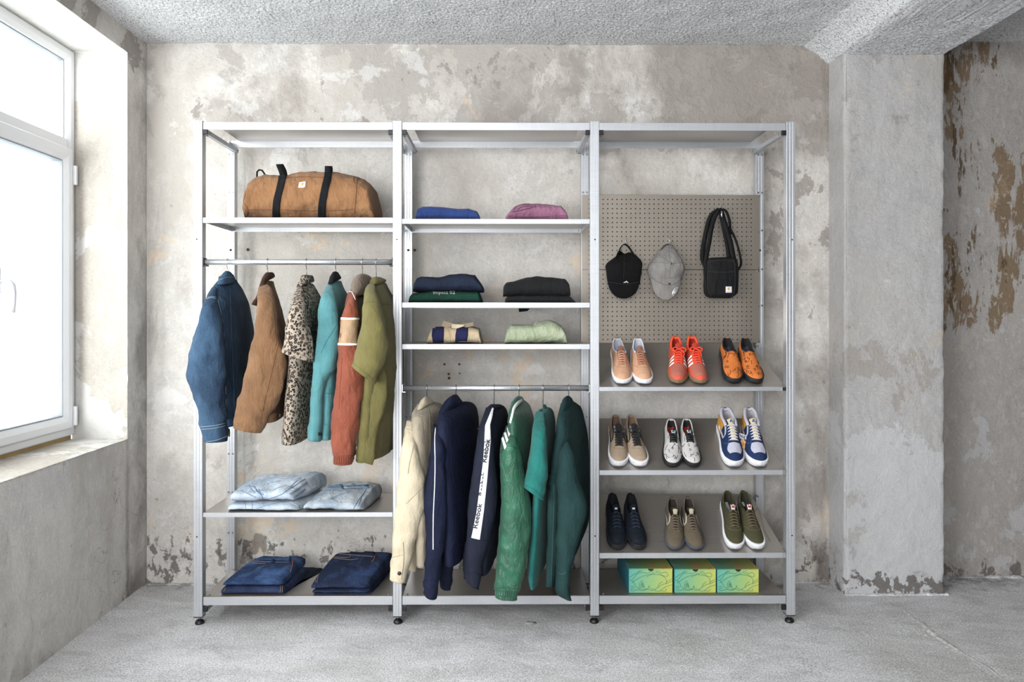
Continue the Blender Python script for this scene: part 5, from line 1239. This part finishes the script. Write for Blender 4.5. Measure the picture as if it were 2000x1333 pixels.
for i, (xl, xr, yt, yb) in enumerate([(1228.3, 1314, 1110.8, 1159.8), (1317.5, 1398.8, 1112, 1159.3), (1400.8, 1482.5, 1112.3, 1158.8)]):
    Y0 = 3.136; z0 = zk+.0; z1 = zat(yt, Y0, 1300); x0, x1 = xat(xl, Y0), xat(xr, Y0)
    lab = ['leftmost green and yellow shoe box with line drawing, teal side showing', 'middle green and yellow shoe box with line drawing', 'rightmost green and yellow shoe box with line drawing'][i]
    t = thing('shoe_box', lab, 'shoe box', ((x0+x1)/2, Y0+.16, z0), 'printed shoe boxes on the bottom right shelf')
    bd = boxo('box_body', x0+.001, x1-.001, Y0+.0015, Y0+.315, z0, z1-.004, MBX, t, .002)
    boxo('side_panel', x0-.0002, x0+.001, Y0+.004, Y0+.313, z0+.001, z1-.005, M_side, t)
    BV[bd.name] = BVHTree.FromPolygons([V((x0, Y0, z0-.01)), V((x1, Y0, z0-.01)), V((x1, Y0, z1+.01)), V((x0, Y0, z1+.01))], [(0, 1, 2, 3)])
    boxo('box_lid', x0, x1, Y0, Y0+.317, z1-.005, z1, MBT, t, .0015)
    fp = boxo('front_flap', x0+.0015, x1-.0015, Y0+.0002, Y0+.0018, z0+.001, z1-.003, MBX, t, .0006)
    # thumb hole: half disc
    bm = bmesh.new(); cxx = x0+(x1-x0)*.5; r = .0125; zt2 = z1-.001; ring = [bm.verts.new((cxx+r*cos(pi+pi*q/12), Y0-.0009, zt2+r*.85*sin(pi+pi*q/12))) for q in range(13)]; bm.faces.new(ring)
    ring2 = [bm.verts.new(v_.co+V((0, .002, 0))) for v_ in ring]
    for q in range(12): bm.faces.new((ring[q], ring[q+1], ring2[q+1], ring2[q]))
    addbm('thumb_hole', bm, M_dark, t)
    W_, H_ = x1-x0-.004, z1-z0-.008; parts_ = []
    for st in strokes:
        c = crv([(p_[0], p_[1], 0) for p_ in st], len(st)*4)
        pts = [V((x0+.002+W_*p_[0], Y0-.0003, z1-.005-H_*p_[1])) for p_ in c]
        parts_.append(tube(pts, .00075, 5))
    v, f = join(parts_); add('line_drawing', v, f, M_line, t)['kind'] = 'stuff'
# ================================================================== SHOES
OUT = [(0, .0), (.012, .34), (.04, .58), (.09, .78), (.16, .92), (.26, 1.0), (.36, .98), (.48, .88), (.60, .78), (.74, .70), (.84, .66), (.91, .58), (.955, .45), (.985, .26), (1, .0)]
def half(t, W): return W*lin(OUT, min(1, max(0, t)))
def shoe(name, label, toe, heel_x, slopei, side, c, group):
    """toe: px (x,y) of the toe tip on the tray; heel_x: px column of the heel; side -1 left shoe, +1 right shoe"""
    P0, N, D = SLOPES[slopei]
    L, W, Hh = c.get('L', .288), c.get('W', .0455), c.get('H', .075)
    toeP = on_plane(toe[0], toe[1]-2.5, P0, N)
    if toeP.y < 3.120: toeP = P0+D*((3.120-P0.y)/D.y); toeP.x = xat(toe[0], 3.12)
    hy = toeP.y+D.y*L*.93
    hx = xat(heel_x, hy); ax = V((hx-toeP.x, D.y*L*.93, D.z*L*.93)).normalized()
    rt = ax.cross(N).normalized()
    def w(x, y, z): return toeP+rt*x+ax*y+N*(z+.0012)
    so = c.get('sole_h', .024)*.92
    inn = -side   # inner edge points to the other shoe
    def xc(t): return side*(-.0045)*sin(pi*min(1, t*1.15))*1.2+side*.004*(1-t)
    T0 = c.get('t0', .55)
    hcol = c.get('Hc', [(.40, .066), (.55, .074), (.66, .062), (.76, .057), (.87, .066), (.95, .078), (1, .074)])
    K = Hh/.075
    HT = [(0, .022), (.03, .033), (.08, .043), (.16, .049), (.26, .055), (.36, .064), (.46, .074), (.56, .084), (1, .088)]
    NP = 33; iL, iR = 9, 23   # rim indices
    st = [i/63 for i in range(64)]; st = [(.5-.5*cos(pi*s))*.5+s*.5 for s in st]
    grid = []
    for t in st:
        Wt = max(half(t, W)*.93, .0015); Ht = lin(HT, t)*K*(1 if t < .46 else 1); Hc = lin(hcol, t)*K
        k = sms(T0-.03, T0+.02, t)*(1-sms(.925, .955, t)); kc = sms(T0-.06, T0+.10, t)
        rimw = W*.53*max(.10, 1-abs((t-.72)/.26)**2.6)**.5 if t > .72 else W*(.53-.06*((.72-max(t, T0))/.17)**2)
        ring = []
        for i in range(NP):
            f = i/(NP-1)
            # closed dome (vamp)
            a = pi*f; dx = -cos(a)*Wt*(1-.10*sin(a)); dz = so*.72+(Ht-so*.72)*sin(a)**.85
            if i <= iL or i >= iR-0:
                g = i/iL if i <= iL else (NP-1-i)/(NP-1-iR)
                s = -1 if i <= iL else 1
                wx = s*(Wt+(rimw-Wt)*g**1.6+.0022*sin(pi*g)); wz = so*.72+(Hc-so*.72)*g**.92
            else:
                g = (i-iL)/(iR-iL); xx = -rimw+2*rimw*g
                dep = (Hc-so*1.05)*(1-abs(2*g-1)**3.5); wx = xx*.96; wz = Hc-dep
            kk = kc if (i <= iL or i >= iR) else k
            if t > .94 and iL < i < iR: wz = Hc*(1-sms(.94, 1, t)*.08); kk = 1 if t > .94 else kk; wx = -rimw+2*rimw*((i-iL)/(iR-iL))
            if iL < i < iR and t > .925: 
                dep = (Hc-so*1.05)*(1-abs(2*(i-iL)/(iR-iL)-1)**3.5)*(1-sms(.925, .96, t)); wz = Hc-dep
            x = dx+(wx-dx)*kk; z = dz+(wz-dz)*kk
            ring.append((x+xc(t)*(1 if t < .97 else .9), t*L, z))
        grid.append(ring)
    def S_(f, t, off=0):
        """surface point on the shoe by section fraction f (0..1) and length t"""
        u = 0
        for q in range(len(st)-1):
            if st[q] <= t <= st[q+1]: u = q+(t-st[q])/(st[q+1]-st[q]); break
        a = min(int(u), len(st)-2); fu = u-a; b = f*(NP-1); bi = min(int(b), NP-2); fb = b-bi
        g = lambda i, j: V(grid[i][j])
        p = (g(a, bi)*(1-fb)+g(a, bi+1)*fb)*(1-fu)+(g(a+1, bi)*(1-fb)+g(a+1, bi+1)*fb)*fu
        n = (g(a, bi+1)-g(a, bi)).cross(g(a+1, bi)-g(a, bi))
        n = n.normalized() if n.length > 1e-12 else V((0, 0, 1))
        if n.z < -.2: n = -n
        if n.dot(V((p.x, 0, .02))) < 0: n = -n
        return p+n*off
    def wp(q): return w(q.x, q.y, q.z)
    base = toeP+ax*(L/2)
    t_ = thing(name, label, 'shoe', tuple(base), group)
    def put(nm, vs, fs, m, smooth=True): return add(nm, [wp(V(q)) for q in vs], fs, m, t_, smooth)
    # upper and lining
    vs = [V(p) for r in grid for p in r]
    fo, fl = [], []
    for i in range(len(st)-1):
        tm = (st[i]+st[i+1])/2
        for j in range(NP-1):
            q = (i*NP+j, (i+1)*NP+j, (i+1)*NP+j+1, i*NP+j+1)
            (fl if (iL <= j < iR and T0-.005 < tm < .955) else fo).append(q)
    def sub(fs):
        ids = sorted({i for f in fs for i in f}); mp = {a: b for b, a in enumerate(ids)}
        return [vs[i] for i in ids], [tuple(mp[i] for i in f) for f in fs]
    a, b = sub(fo); put('upper', a, b, c['upper']); a, b = sub(fl); put('lining', a, b, c['lining'])
    # collar padding
    rim = [S_(iL/(NP-1), T0+(0.945-T0)*i/16, 0) for i in range(17)]+[S_((iL+(iR-iL)*i/8)/(NP-1), .955, 0) for i in range(1, 8)]+[S_(iR/(NP-1), .945-(0.945-T0)*i/16, 0) for i in range(17)]
    v, f = tube(rim, c.get('rim_r', .0032), 8); put('collar', v, f, c.get('collar', c['upper']))
    # sole: flared side wall, bumper at the toe
    n = 64; lv = []; fs = []
    outline = []
    for i in range(n):
        g = 2*pi*i/n; yy = .5-.5*cos(g)
        s = 1 if g < pi else -1
        outline.append((s, yy))
    levels = [(0, .965), (.10, 1.0), (.55, 1.03), (.92, 1.035), (1.0, 1.01), (1.0, .93)]
    for (lz, sc) in levels:
        for (s, yy) in outline:
            hw = max(half(yy, W)*sc, 0); top = so*(1+.25*sms(.16, .02, yy) if c.get('bumper', 1) else 1)+.003*sms(.8, 1, yy)
            y_ = (yy-.5)*(1+.018*(1 if sc > 1 else 0))+.5 if lz else yy
            lv.append(V((s*hw+xc(yy), y_*L, top*lz+(.004*sms(.12, 0, yy) if lz == 0 else 0))))
    for i in range(len(levels)-1):
        for j in range(n): fs.append((i*n+j, i*n+(j+1) % n, (i+1)*n+(j+1) % n, (i+1)*n+j))
    fs.append(tuple(range(n-1, -1, -1))); fs.append(tuple((len(levels)-1)*n+j for j in range(n)))
    so_o = put('sole', lv, fs, c['sole'])
    if c.get('foxing'):
        ring = [V((s*half(yy, W)*1.04+xc(yy), ((yy-.5)*1.018+.5)*L, so*.62*(1+.25*sms(.16, .02, yy)))) for s, yy in outline]
        v, f = tube(ring, .0008, 5, True); put('sole_line', v, f, c['foxing'])
    def skin(nm, f0, f1, t0, t1, m, off=.0012, nf=8, nt=16, shape=None):
        V_, F_ = [], []
        for i in range(nt+1):
            for j in range(nf+1):
                tt = t0+(t1-t0)*i/nt; ff0, ff1 = (f0, f1) if not shape else shape(i/nt)
                V_.append(S_(ff0+(ff1-ff0)*j/nf, tt, off))
        for i in range(nt):
            for j in range(nf): F_.append((i*(nf+1)+j, (i+1)*(nf+1)+j, (i+1)*(nf+1)+j+1, i*(nf+1)+j+1))
        return put(nm, V_, F_, m)
    if c.get('toe_panel'): skin('toe_panel', .12, .88, .05, .30, c['toe_panel'], .0012, 20, 12, lambda u: (.5-.38*(1-u*.25), .5+.38*(1-u*.25)))
    if c.get('vamp_panel'): skin('vamp_panel', .3, .7, .10, .27, c['vamp_panel'], .002, 14, 10, lambda u: (.5-.10-.16*sin(pi*(.25+.6*u)), .5+.10+.16*sin(pi*(.25+.6*u))))
    def line_(pts, m, r=.0006, nm='seam', off=.0008):
        q = crv([(a[0], a[1], 0) for a in pts], len(pts)*6); v, f = tube([S_(min(.99, max(.01, x)), min(.99, max(.01, y)), off) for x, y, _ in q], r, 5); return put(nm, v, f, m)
    LT0, LT1 = c.get('lace0', .275), T0-.01
    # eyestays either side of the lacing, tongue between them
    if not c.get('slip'):
        for s in (-1, 1):
            skin('eyestay', 0, 0, LT0-.01, T0+.015, c.get('eyestay', c['upper']), .0022, 4, 14, lambda u, s=s: ((.5+s*(.105+.02*u), .5+s*(.175+.03*u)) if s > 0 else (.5-(.175+.03*u), .5-(.105+.02*u))))
        tg = []; TF = []
        rows = 14
        for i in range(rows+1):
            u = i/rows; tt = LT0+(T0+.0-LT0)*min(1, u*1.35)
            ex = max(0, u-1/1.35)/(1-1/1.35)
            for j in range(9):
                g = (j-4)/4; wd = .085+.03*u
                p_ = S_(.5+g*wd*.9, min(tt, T0-.03), .0026)
                p_ = p_+V((g*.004*ex, (tt-min(tt, T0-.03))*L+ex*.020, (tt-min(tt, T0-.03))*L*.5+ex*c.get('tongue_up', .020)-.006*g*g*ex))
                tg.append(p_)
        for i in range(rows):
            for j in range(8): TF.append((i*9+j, (i+1)*9+j, (i+1)*9+j+1, i*9+j+1))
        # give it thickness
        nb = len(tg); tg2 = tg+[p_+V((0, .0035, -.003)) for p_ in tg]; TF2 = TF+[tuple(nb+i for i in f[::-1]) for f in TF]
        e = [(rows*9+j, rows*9+j+1) for j in range(8)]; TF2 += [(a_, b_, nb+b_, nb+a_) for a_, b_ in e]
        tongue = put('tongue', tg2, TF2, c.get('tongue', c['upper']))
        if c.get('label'):
            L0 = [tg[(rows-4+i)*9+1+j]+V((0, -.0012, .0014)) for i in range(4) for j in range(7)]
            LF = [(i*7+j, (i+1)*7+j, (i+1)*7+j+1, i*7+j+1) for i in range(3) for j in range(6)]
            lo = put('tongue_label', L0, LF, c['label'])
            if c.get('label2'):
                lm = [q+V((0, -.0006, .0008)) for q in L0]
                LF2 = [(i*7+j, (i+1)*7+j, (i+1)*7+j+1, i*7+j+1) for i, j in c.get('cells', ((1, 1), (1, 2), (1, 4), (2, 2), (2, 3)))]
                put('label_print', lm, LF2, c['label2'])
        # laces
        nl = c.get('nl', 5); parts_ = []; rr = c.get('lace_r', .0023)
        R_ = random.Random(hash_(label))
        for i in range(nl):
            t1 = LT0+(T0-.02-LT0)*(i+.3)/(nl-.4); d = .012 if c.get('cross', 1) else 0
            for sg in ((1, -1) if c.get('cross', 1) else (1,)):
                pts = []
                for j in range(9):
                    g = -1+j/4; arch = .0048*(1-g*g)+.0024
                    pts.append(S_(.5+g*(.125+.02*i/nl), min(T0-.005, t1+sg*g*d+ (R_.random()-.5)*.001), arch))
                parts_.append(tube(pts, rr, 6))
        if c.get('bow', 1):
            p0 = S_(.5, T0-.035, .008)
            for s in (-1, 1):
                a = .018+.006*R_.random(); pts = [p0, p0+V((s*a*.7, .004, .007)), p0+V((s*a*1.35, -.002, .004)), p0+V((s*a*1.1, -.014, -.002)), p0+V((s*a*.4, -.008, .002)), p0]
                q = [V(x) for x in crv([tuple(x) for x in pts], 26)]; parts_.append(tube(q, rr, 6))
                q2 = [p0, p0+V((s*.010, -.012, .003)), p0+V((s*(.014+.01*R_.random()), -.030, -.003)), p0+V((s*.017, -.044, -.009))]
                parts_.append(tube([V(x) for x in crv([tuple(x) for x in q2], 14)], rr*.9, 6))
            parts_.append(tube([p0+V((-.004, 0, 0)), p0+V((.004, 0, .001))], rr*1.9, 8))
        if c.get('loose'):
            p0 = S_(.68, T0-.03, .005); sd = 1
            q2 = [p0, p0+V((.014*sd, .016, .006)), p0+V((.026*sd, -.01, -.012)), p0+V((.030*sd, -.06, -.036)), p0+V((.036*sd, -.10, -.046)), p0+V((.040*sd, -.13, -.045))]
            parts_.append(tube([V(x) for x in crv([tuple(x) for x in q2], 24)], rr*.8, 6))
        v, f = join(parts_); put('laces', v, f, c['lace'])
        # eyelets
        ey = []
        for i in range(nl):
            t1 = LT0+(T0-.02-LT0)*(i+.3)/(nl-.4)
            for s in (-1, 1):
                p_ = S_(.5+s*(.145+.02*i/nl), min(t1, T0-.01), .0028); ey.append(cyl(p_, p_+V((s*.0004, 0, .0008)), .0022, 8))
        v, f = join(ey); put('eyelets', v, f, c.get('eyelet', c['lace']))['kind'] = 'stuff'
    else:
        for s in (-1, 1):   # elastic gores
            skin('elastic_gore', 0, 0, T0-.09, T0+.02, c['gore'], .0016, 5, 8, lambda u, s=s: ((.5-.26-.012, .5-.26+.03*u+.002) if s < 0 else (.5+.26-.03*u-.002, .5+.26+.012)))
    if c.get('stripes3'):
        for s in (-1, 1):
            for i in range(3):
                t1 = .285+.068*i
                skin('side_stripe', 0, 0, t1, t1+.034, M_white, .0022, 10, 4, lambda u, s=s, i=i: ((.12, .33) if s < 0 else (.67, .88)))
    if c.get('sidestripe'):
        for s in (-1, 1):
            q = [(.5-.22, T0+.05), (.5-.235, T0-.05), (.5-.26, T0-.12), (.5-.33, T0-.14), (.5-.38, T0-.04), (.5-.40, T0+.2)]
            if s > 0: q = [(1-a_, b_) for a_, b_ in q]
            cc = crv([(a_, b_, 0) for a_, b_ in q], 30); Vv, Ff = [], []
            for i, (a_, b_, _) in enumerate(cc):
                wd = .030*(1-.55*abs(i/29-.45)*1.2)
                for j in (-1, 0, 1): Vv.append(S_(min(.97, max(.03, a_+j*wd)), b_, .0022))
            for i in range(29):
                for j in range(2): Ff.append((i*3+j, (i+1)*3+j, (i+1)*3+j+1, i*3+j+1))
            put('side_stripe', Vv, Ff, c['sidestripe'])
    if c.get('seamc'):
        sc = c['seamc']
        line_([(.30, LT0-.02), (.36, LT0-.045), (.5, LT0-.055), (.64, LT0-.045), (.70, LT0-.02)], sc)
        line_([(.13, .36), (.22, .30), (.30, LT0-.02), (.33, .38), (.31, T0)], sc); line_([(.87, .36), (.78, .30), (.70, LT0-.02), (.67, .38), (.69, T0)], sc)
    if c.get('doodle'):
        R_ = random.Random(hash_(label)); parts_ = []
        for i in range(c.get('nd', 26)):
            x, y = .14+.72*R_.random(), .06+.46*R_.random(); an = R_.random()*6.3
            if .36 < x < .64 and y > LT0-.02 and not c.get('slip'): continue
            pts = []; cl = R_.random() < .3; steps = 9 if cl else 6+R_.randrange(5)
            for j in range(steps):
                if .08 < x < .92 and .03 < y < T0-.01: pts.append(S_(x, y, .0009))
                an += (.75 if cl else (R_.random()-.5)*2.2); x += cos(an)*.022; y += sin(an)*.015
            if len(pts) > 3:
                q = [V(p_) for p_ in crv([tuple(p_) for p_ in pts], len(pts)*3)]; parts_.append(tube(q, c.get('dr', .0010), 4))
        v, f = join(parts_); put('line_drawing', v, f, c['doodle'])['kind'] = 'stuff'
    if c.get('insole'):
        Vv, Ff = [], []
        for i in range(13):
            tt = T0+.02+(.92-T0-.02)*i/12
            for j in range(7): 
                q = S_((iL+(iR-iL)*(.16+.68*j/6))/(NP-1), tt, 0); Vv.append(V((q.x, q.y, q.z+.0015)))
        for i in range(12):
            for j in range(6): Ff.append((i*7+j, (i+1)*7+j, (i+1)*7+j+1, i*7+j+1))
        put('insole', Vv, Ff, c['insole'])
    return t_, put, S_
def hash_(s):
    h = 7
    for ch in s: h = (h*31+ord(ch)) % 99991
    return h
WS = plain('white_rubber', (232, 232, 236), .45); BS = plain('black_rubber', (24, 25, 28), .55); GUM = plain('olive_gum_rubber', (120, 100, 78), .5); GYS = plain('grey_rubber', (74, 76, 84), .5)
def pair(row, toeL, heelL, toeR, heelR, what, c, group):
    out = []
    out.append(shoe('shoe', 'left-hand '+what, toeL, heelL, row, -1, c, group)); out.append(shoe('shoe', 'right-hand '+what, toeR, heelR, row, 1, dict(c, **c.get('R', {})), group))
    return out
def leather(name, col, rough=.6): 
    m = fabric(name, col, tuple(int(x*.92) for x in col), rough=rough, wr=.25, sheen=0, weave=900); return m
W_IN = plain('pale_grey_lining', (186, 190, 202), .85); K_IN = plain('black_lining', (20, 20, 24), .9)
GA, GB, GC_ = 'shoes on the top sloping shelf', 'shoes on the middle sloping shelf', 'shoes on the lowest sloping shelf'
PE = leather('peach_suede', (212, 160, 122), .8)
pair(0, (1218.2, 755.8), 1203.5, (1258, 755.8), 1242.5, 'peach suede sneaker with white sole, left end of the top sloping shelf',
     dict(upper=PE, lining=W_IN, collar=plain('white_collar', (214, 216, 224), .8), sole=WS, lace=plain('rose_lace', (196, 142, 116), .9), tongue=leather('rose_tongue', (150, 100, 80), .85), seamc=plain('peach_thread', (176, 124, 92), .9), bow=0, nl=6, eyelet=plain('peach_eye', (150, 100, 76), .7), insole=plain('blue_grey_insole', (166, 172, 190), .85), R=dict(lace=plain('rose_lace2', (176, 122, 98), .9)), tongue_up=.012), GA)
CO = leather('coral_mesh', (226, 84, 56), .7); COT = leather('dusty_coral_toe', (184, 100, 82), .75)
pair(0, (1325, 755), 1316, (1367.5, 755), 1347, 'coral red indoor football shoe with three white stripes',
     dict(upper=CO, lining=plain('coral_inside', (150, 40, 26), .85), collar=plain('bright_coral_knit', (240, 84, 48), .85), sole=GUM, toe_panel=COT, lace=plain('neon_coral_lace', (244, 74, 44), .8), tongue=plain('coral_tongue', (170, 50, 34), .85), seamc=plain('coral_thread', (200, 60, 40), .9), stripes3=1, nl=6, W=.0445, H=.082, lace_r=.0028, rim_r=.0055, sole_h=.020, eyelet=plain('coral_eye', (210, 60, 40), .7)), GA)
ORG = leather('orange_canvas', (222, 116, 44), .85)
pair(0, (1434.5, 754), 1415.5, (1475.5, 754.5), 1450.5, 'orange printed slip-on shoe with black sole and line drawings',
     dict(upper=ORG, lining=K_IN, collar=plain('black_binding', (22, 22, 24), .8), sole=BS, slip=1, gore=plain('black_elastic', (20, 20, 22), .9), doodle=plain('dark_print_line', (72, 40, 26), .8), t0=.56, rim_r=.0026, insole=plain('slate_insole', (60, 62, 80), .9), sole_h=.030, bumper=0, dr=.0011), GA)
TS = leather('taupe_suede', (170, 148, 124), .9)
pair(1, (1209.5, 917.5), 1200, (1250.5, 917.5), 1230, 'taupe suede skate shoe with black laces and white sole',
     dict(upper=TS, lining=plain('brown_inside', (112, 92, 76), .9), collar=leather('tan_collar', (158, 130, 108), .85), sole=WS, lace=plain('soot_lace', (34, 33, 34), .85), seamc=plain('taupe_seam', (132, 112, 92), .9), sidestripe=plain('black_side', (34, 32, 32), .8), nl=6, sole_h=.029, W=.0455, tongue=K_IN, H=.078), GB)
pair(1, (1313.5, 917.5), 1308, (1353, 917.5), 1337.5, 'white shoe with black line drawings, black laces and black sole',
     dict(upper=leather('off_white_canvas', (206, 202, 198), .85), lining=K_IN, sole=BS, lace=M_black, doodle=plain('black_print_line', (50, 48, 48), .8), insole=plain('red_insole', (170, 50, 26), .85), nl=4, lace0=.38, tongue=K_IN, label=plain('pale_blue_label', (186, 196, 206), .8), label2=K_IN, tongue_up=.006, H=.068, W=.044, L=.275, bow=0, sole_h=.027, bumper=0, nd=20, lace_r=.0030), GB)
BLU = leather('cobalt_suede', (28, 48, 92), .9); LAV = leather('pale_lilac_leather', (196, 196, 214), .7)
hp = pair(1, (1436, 917.8), 1410, (1482, 917.5), 1455.5, 'blue and white high-top skate shoe with cream tongue and white laces',
     dict(upper=BLU, lining=plain('grey_white_padding', (184, 180, 186), .85), collar=plain('lilac_padding', (196, 192, 204), .85), sole=WS, lace=plain('lilac_lace', (206, 204, 220), .8), vamp_panel=LAV, tongue=leather('cream_tongue', (222, 206, 160), .8), label=leather('cream_label', (226, 214, 178), .8), label2=plain('cobalt_print', (40, 70, 150), .8), sidestripe=LAV, nl=6, H=.104, W=.050, L=.300, rim_r=.0075, t0=.57, lace0=.30, tongue_up=.012, sole_h=.032, lace_r=.0030, cross=0, bow=0, foxing=plain('pale_line', (196, 198, 204), .5), insole=plain('orange_insole', (186, 110, 50), .85), eyestay=BLU, seamc=plain('grey_blue_seam', (110, 124, 160), .9),
          Hc=[(.40, .070), (.50, .078), (.62, .077), (.74, .076), (.86, .080), (.95, .084), (1, .080)]), GB)
YEL = leather('mustard_leather', (214, 150, 50), .8)
for k, (t_, put, S_) in enumerate(hp):
    for s in ((-1, 1) if k else (-1,)):
        Vv, Ff = [], []
        for i in range(11):
            for j in range(7):
                f_ = .035+.21*j/6; Vv.append(S_(f_ if s < 0 else 1-f_, .60+.30*i/10, .0018))
        for i in range(10):
            for j in range(6): Ff.append((i*7+j, (i+1)*7+j, (i+1)*7+j+1, i*7+j+1))
        put('ankle_panel', Vv, Ff, YEL)
        Lb = [S_(x if s < 0 else 1-x, y, .0032) for x in (.09, .15) for y in (.66, .74)]
        put('ankle_badge', Lb, [(0, 1, 3, 2)], M_white, False)
# paper swing tag on the right blue high-top
t_, put, S_ = hp[1]
def tagprint():
    q = NT('printed_paper_tag'); c = q.mix(q.ramp(q.noise(130, 2), .48, .53), (196, 132, 70), (226, 190, 140))
    return q.out(c, None, .7)
a = at(1441, 862, 3.20); bm = bmesh.new()
cn = [at(1448, 858, 3.20), at(1461, 864, 3.20), at(1459, 884, 3.185), at(1451, 892, 3.182), at(1445, 884, 3.185), at(1443.5, 868, 3.20)]
A = [bm.verts.new(p_) for p_ in cn]; B = [bm.verts.new(p_+V((0, .002, 0))) for p_ in cn]; bm.faces.new(A); bm.faces.new(B[::-1])
for i in range(6): bm.faces.new((A[i], B[i], B[(i+1) % 6], A[(i+1) % 6]))
addbm('swing_tag', bm, tagprint(), t_)
cn = [at(1443, 846, 3.215), at(1458, 850, 3.215), at(1462, 862, 3.20), at(1448, 858, 3.20), at(1442, 860, 3.205)]; bm = bmesh.new()
A = [bm.verts.new(p_) for p_ in cn]; B = [bm.verts.new(p_+V((0, .002, 0))) for p_ in cn]; bm.faces.new(A); bm.faces.new(B[::-1])
for i in range(5): bm.faces.new((A[i], B[i], B[(i+1) % 5], A[(i+1) % 5]))
q = NT('ink_patterned_tag'); addbm('swing_tag', bm, q.out(q.mix(q.ramp(q.noise(150, 2), .46, .5), (60, 66, 92), (206, 204, 206)), None, .7), t_)
MN = leather('midnight_mesh', (18, 28, 40), .85)
mp = pair(2, (1207.5, 1079.5), 1194, (1247, 1079.5), 1229, 'midnight blue skate shoe with black sole and white tongue print',
     dict(upper=MN, lining=K_IN, sole=BS, lace=plain('ink_lace', (40, 50, 66), .85), seamc=plain('ink_seam', (36, 48, 66), .9), nl=5, label=MN, label2=plain('white_print', (206, 210, 216), .8), cells=((1, 1), (1, 2), (1, 3), (1, 4)), toe_panel=leather('ink_toe', (18, 26, 38), .7), bow=0, W=.0455, sole_h=.028, lace_r=.002), GC_)
OT = leather('olive_suede', (104, 92, 74), .92)
pair(2, (1319, 1080), 1310, (1359, 1080), 1340.6, 'olive brown suede skate shoe with cream side stripe and grey sole',
     dict(upper=OT, lining=plain('dark_brown_inside', (44, 38, 34), .9), sole=GYS, tongue=leather('brown_tongue', (58, 50, 42), .9), lace=plain('brown_lace', (104, 92, 76), .85), sidestripe=plain('cream_stripe', (196, 188, 170), .7), seamc=plain('olive_brown_seam', (84, 74, 58), .9), label=plain('cream_tab', (176, 170, 140), .8), nl=6, W=.0445, L=.27, H=.070, bow=0, bumper=0, sole_h=.024), GC_)
OG = leather('olive_green_canvas', (74, 72, 46), .85)
pair(2, (1437.5, 1079.5), 1416.5, (1478.5, 1079.5), 1447.5, 'olive green canvas shoe with white sole and red tongue label',
     dict(upper=OG, lining=plain('dark_olive_inside', (48, 46, 34), .9), sole=WS, tongue=leather('dark_olive_tongue', (48, 46, 32), .9), lace=plain('olive_lace', (98, 84, 60), .85), seamc=plain('light_olive_seam', (120, 116, 90), .9), label=plain('white_label2', (216, 214, 212), .8), label2=plain('red_print', (150, 36, 44), .8), cells=((1, 1), (1, 2), (1, 3), (1, 4), (2, 1), (2, 4)), nl=6, L=.300, W=.0455, H=.080, tongue_up=.018, eyelet=plain('olive_eye', (120, 116, 96), .5, .3), insole=None, bow=0, sole_h=.030, foxing=plain('pale_line2', (200, 202, 208), .5), R=dict(loose=1)), GC_)
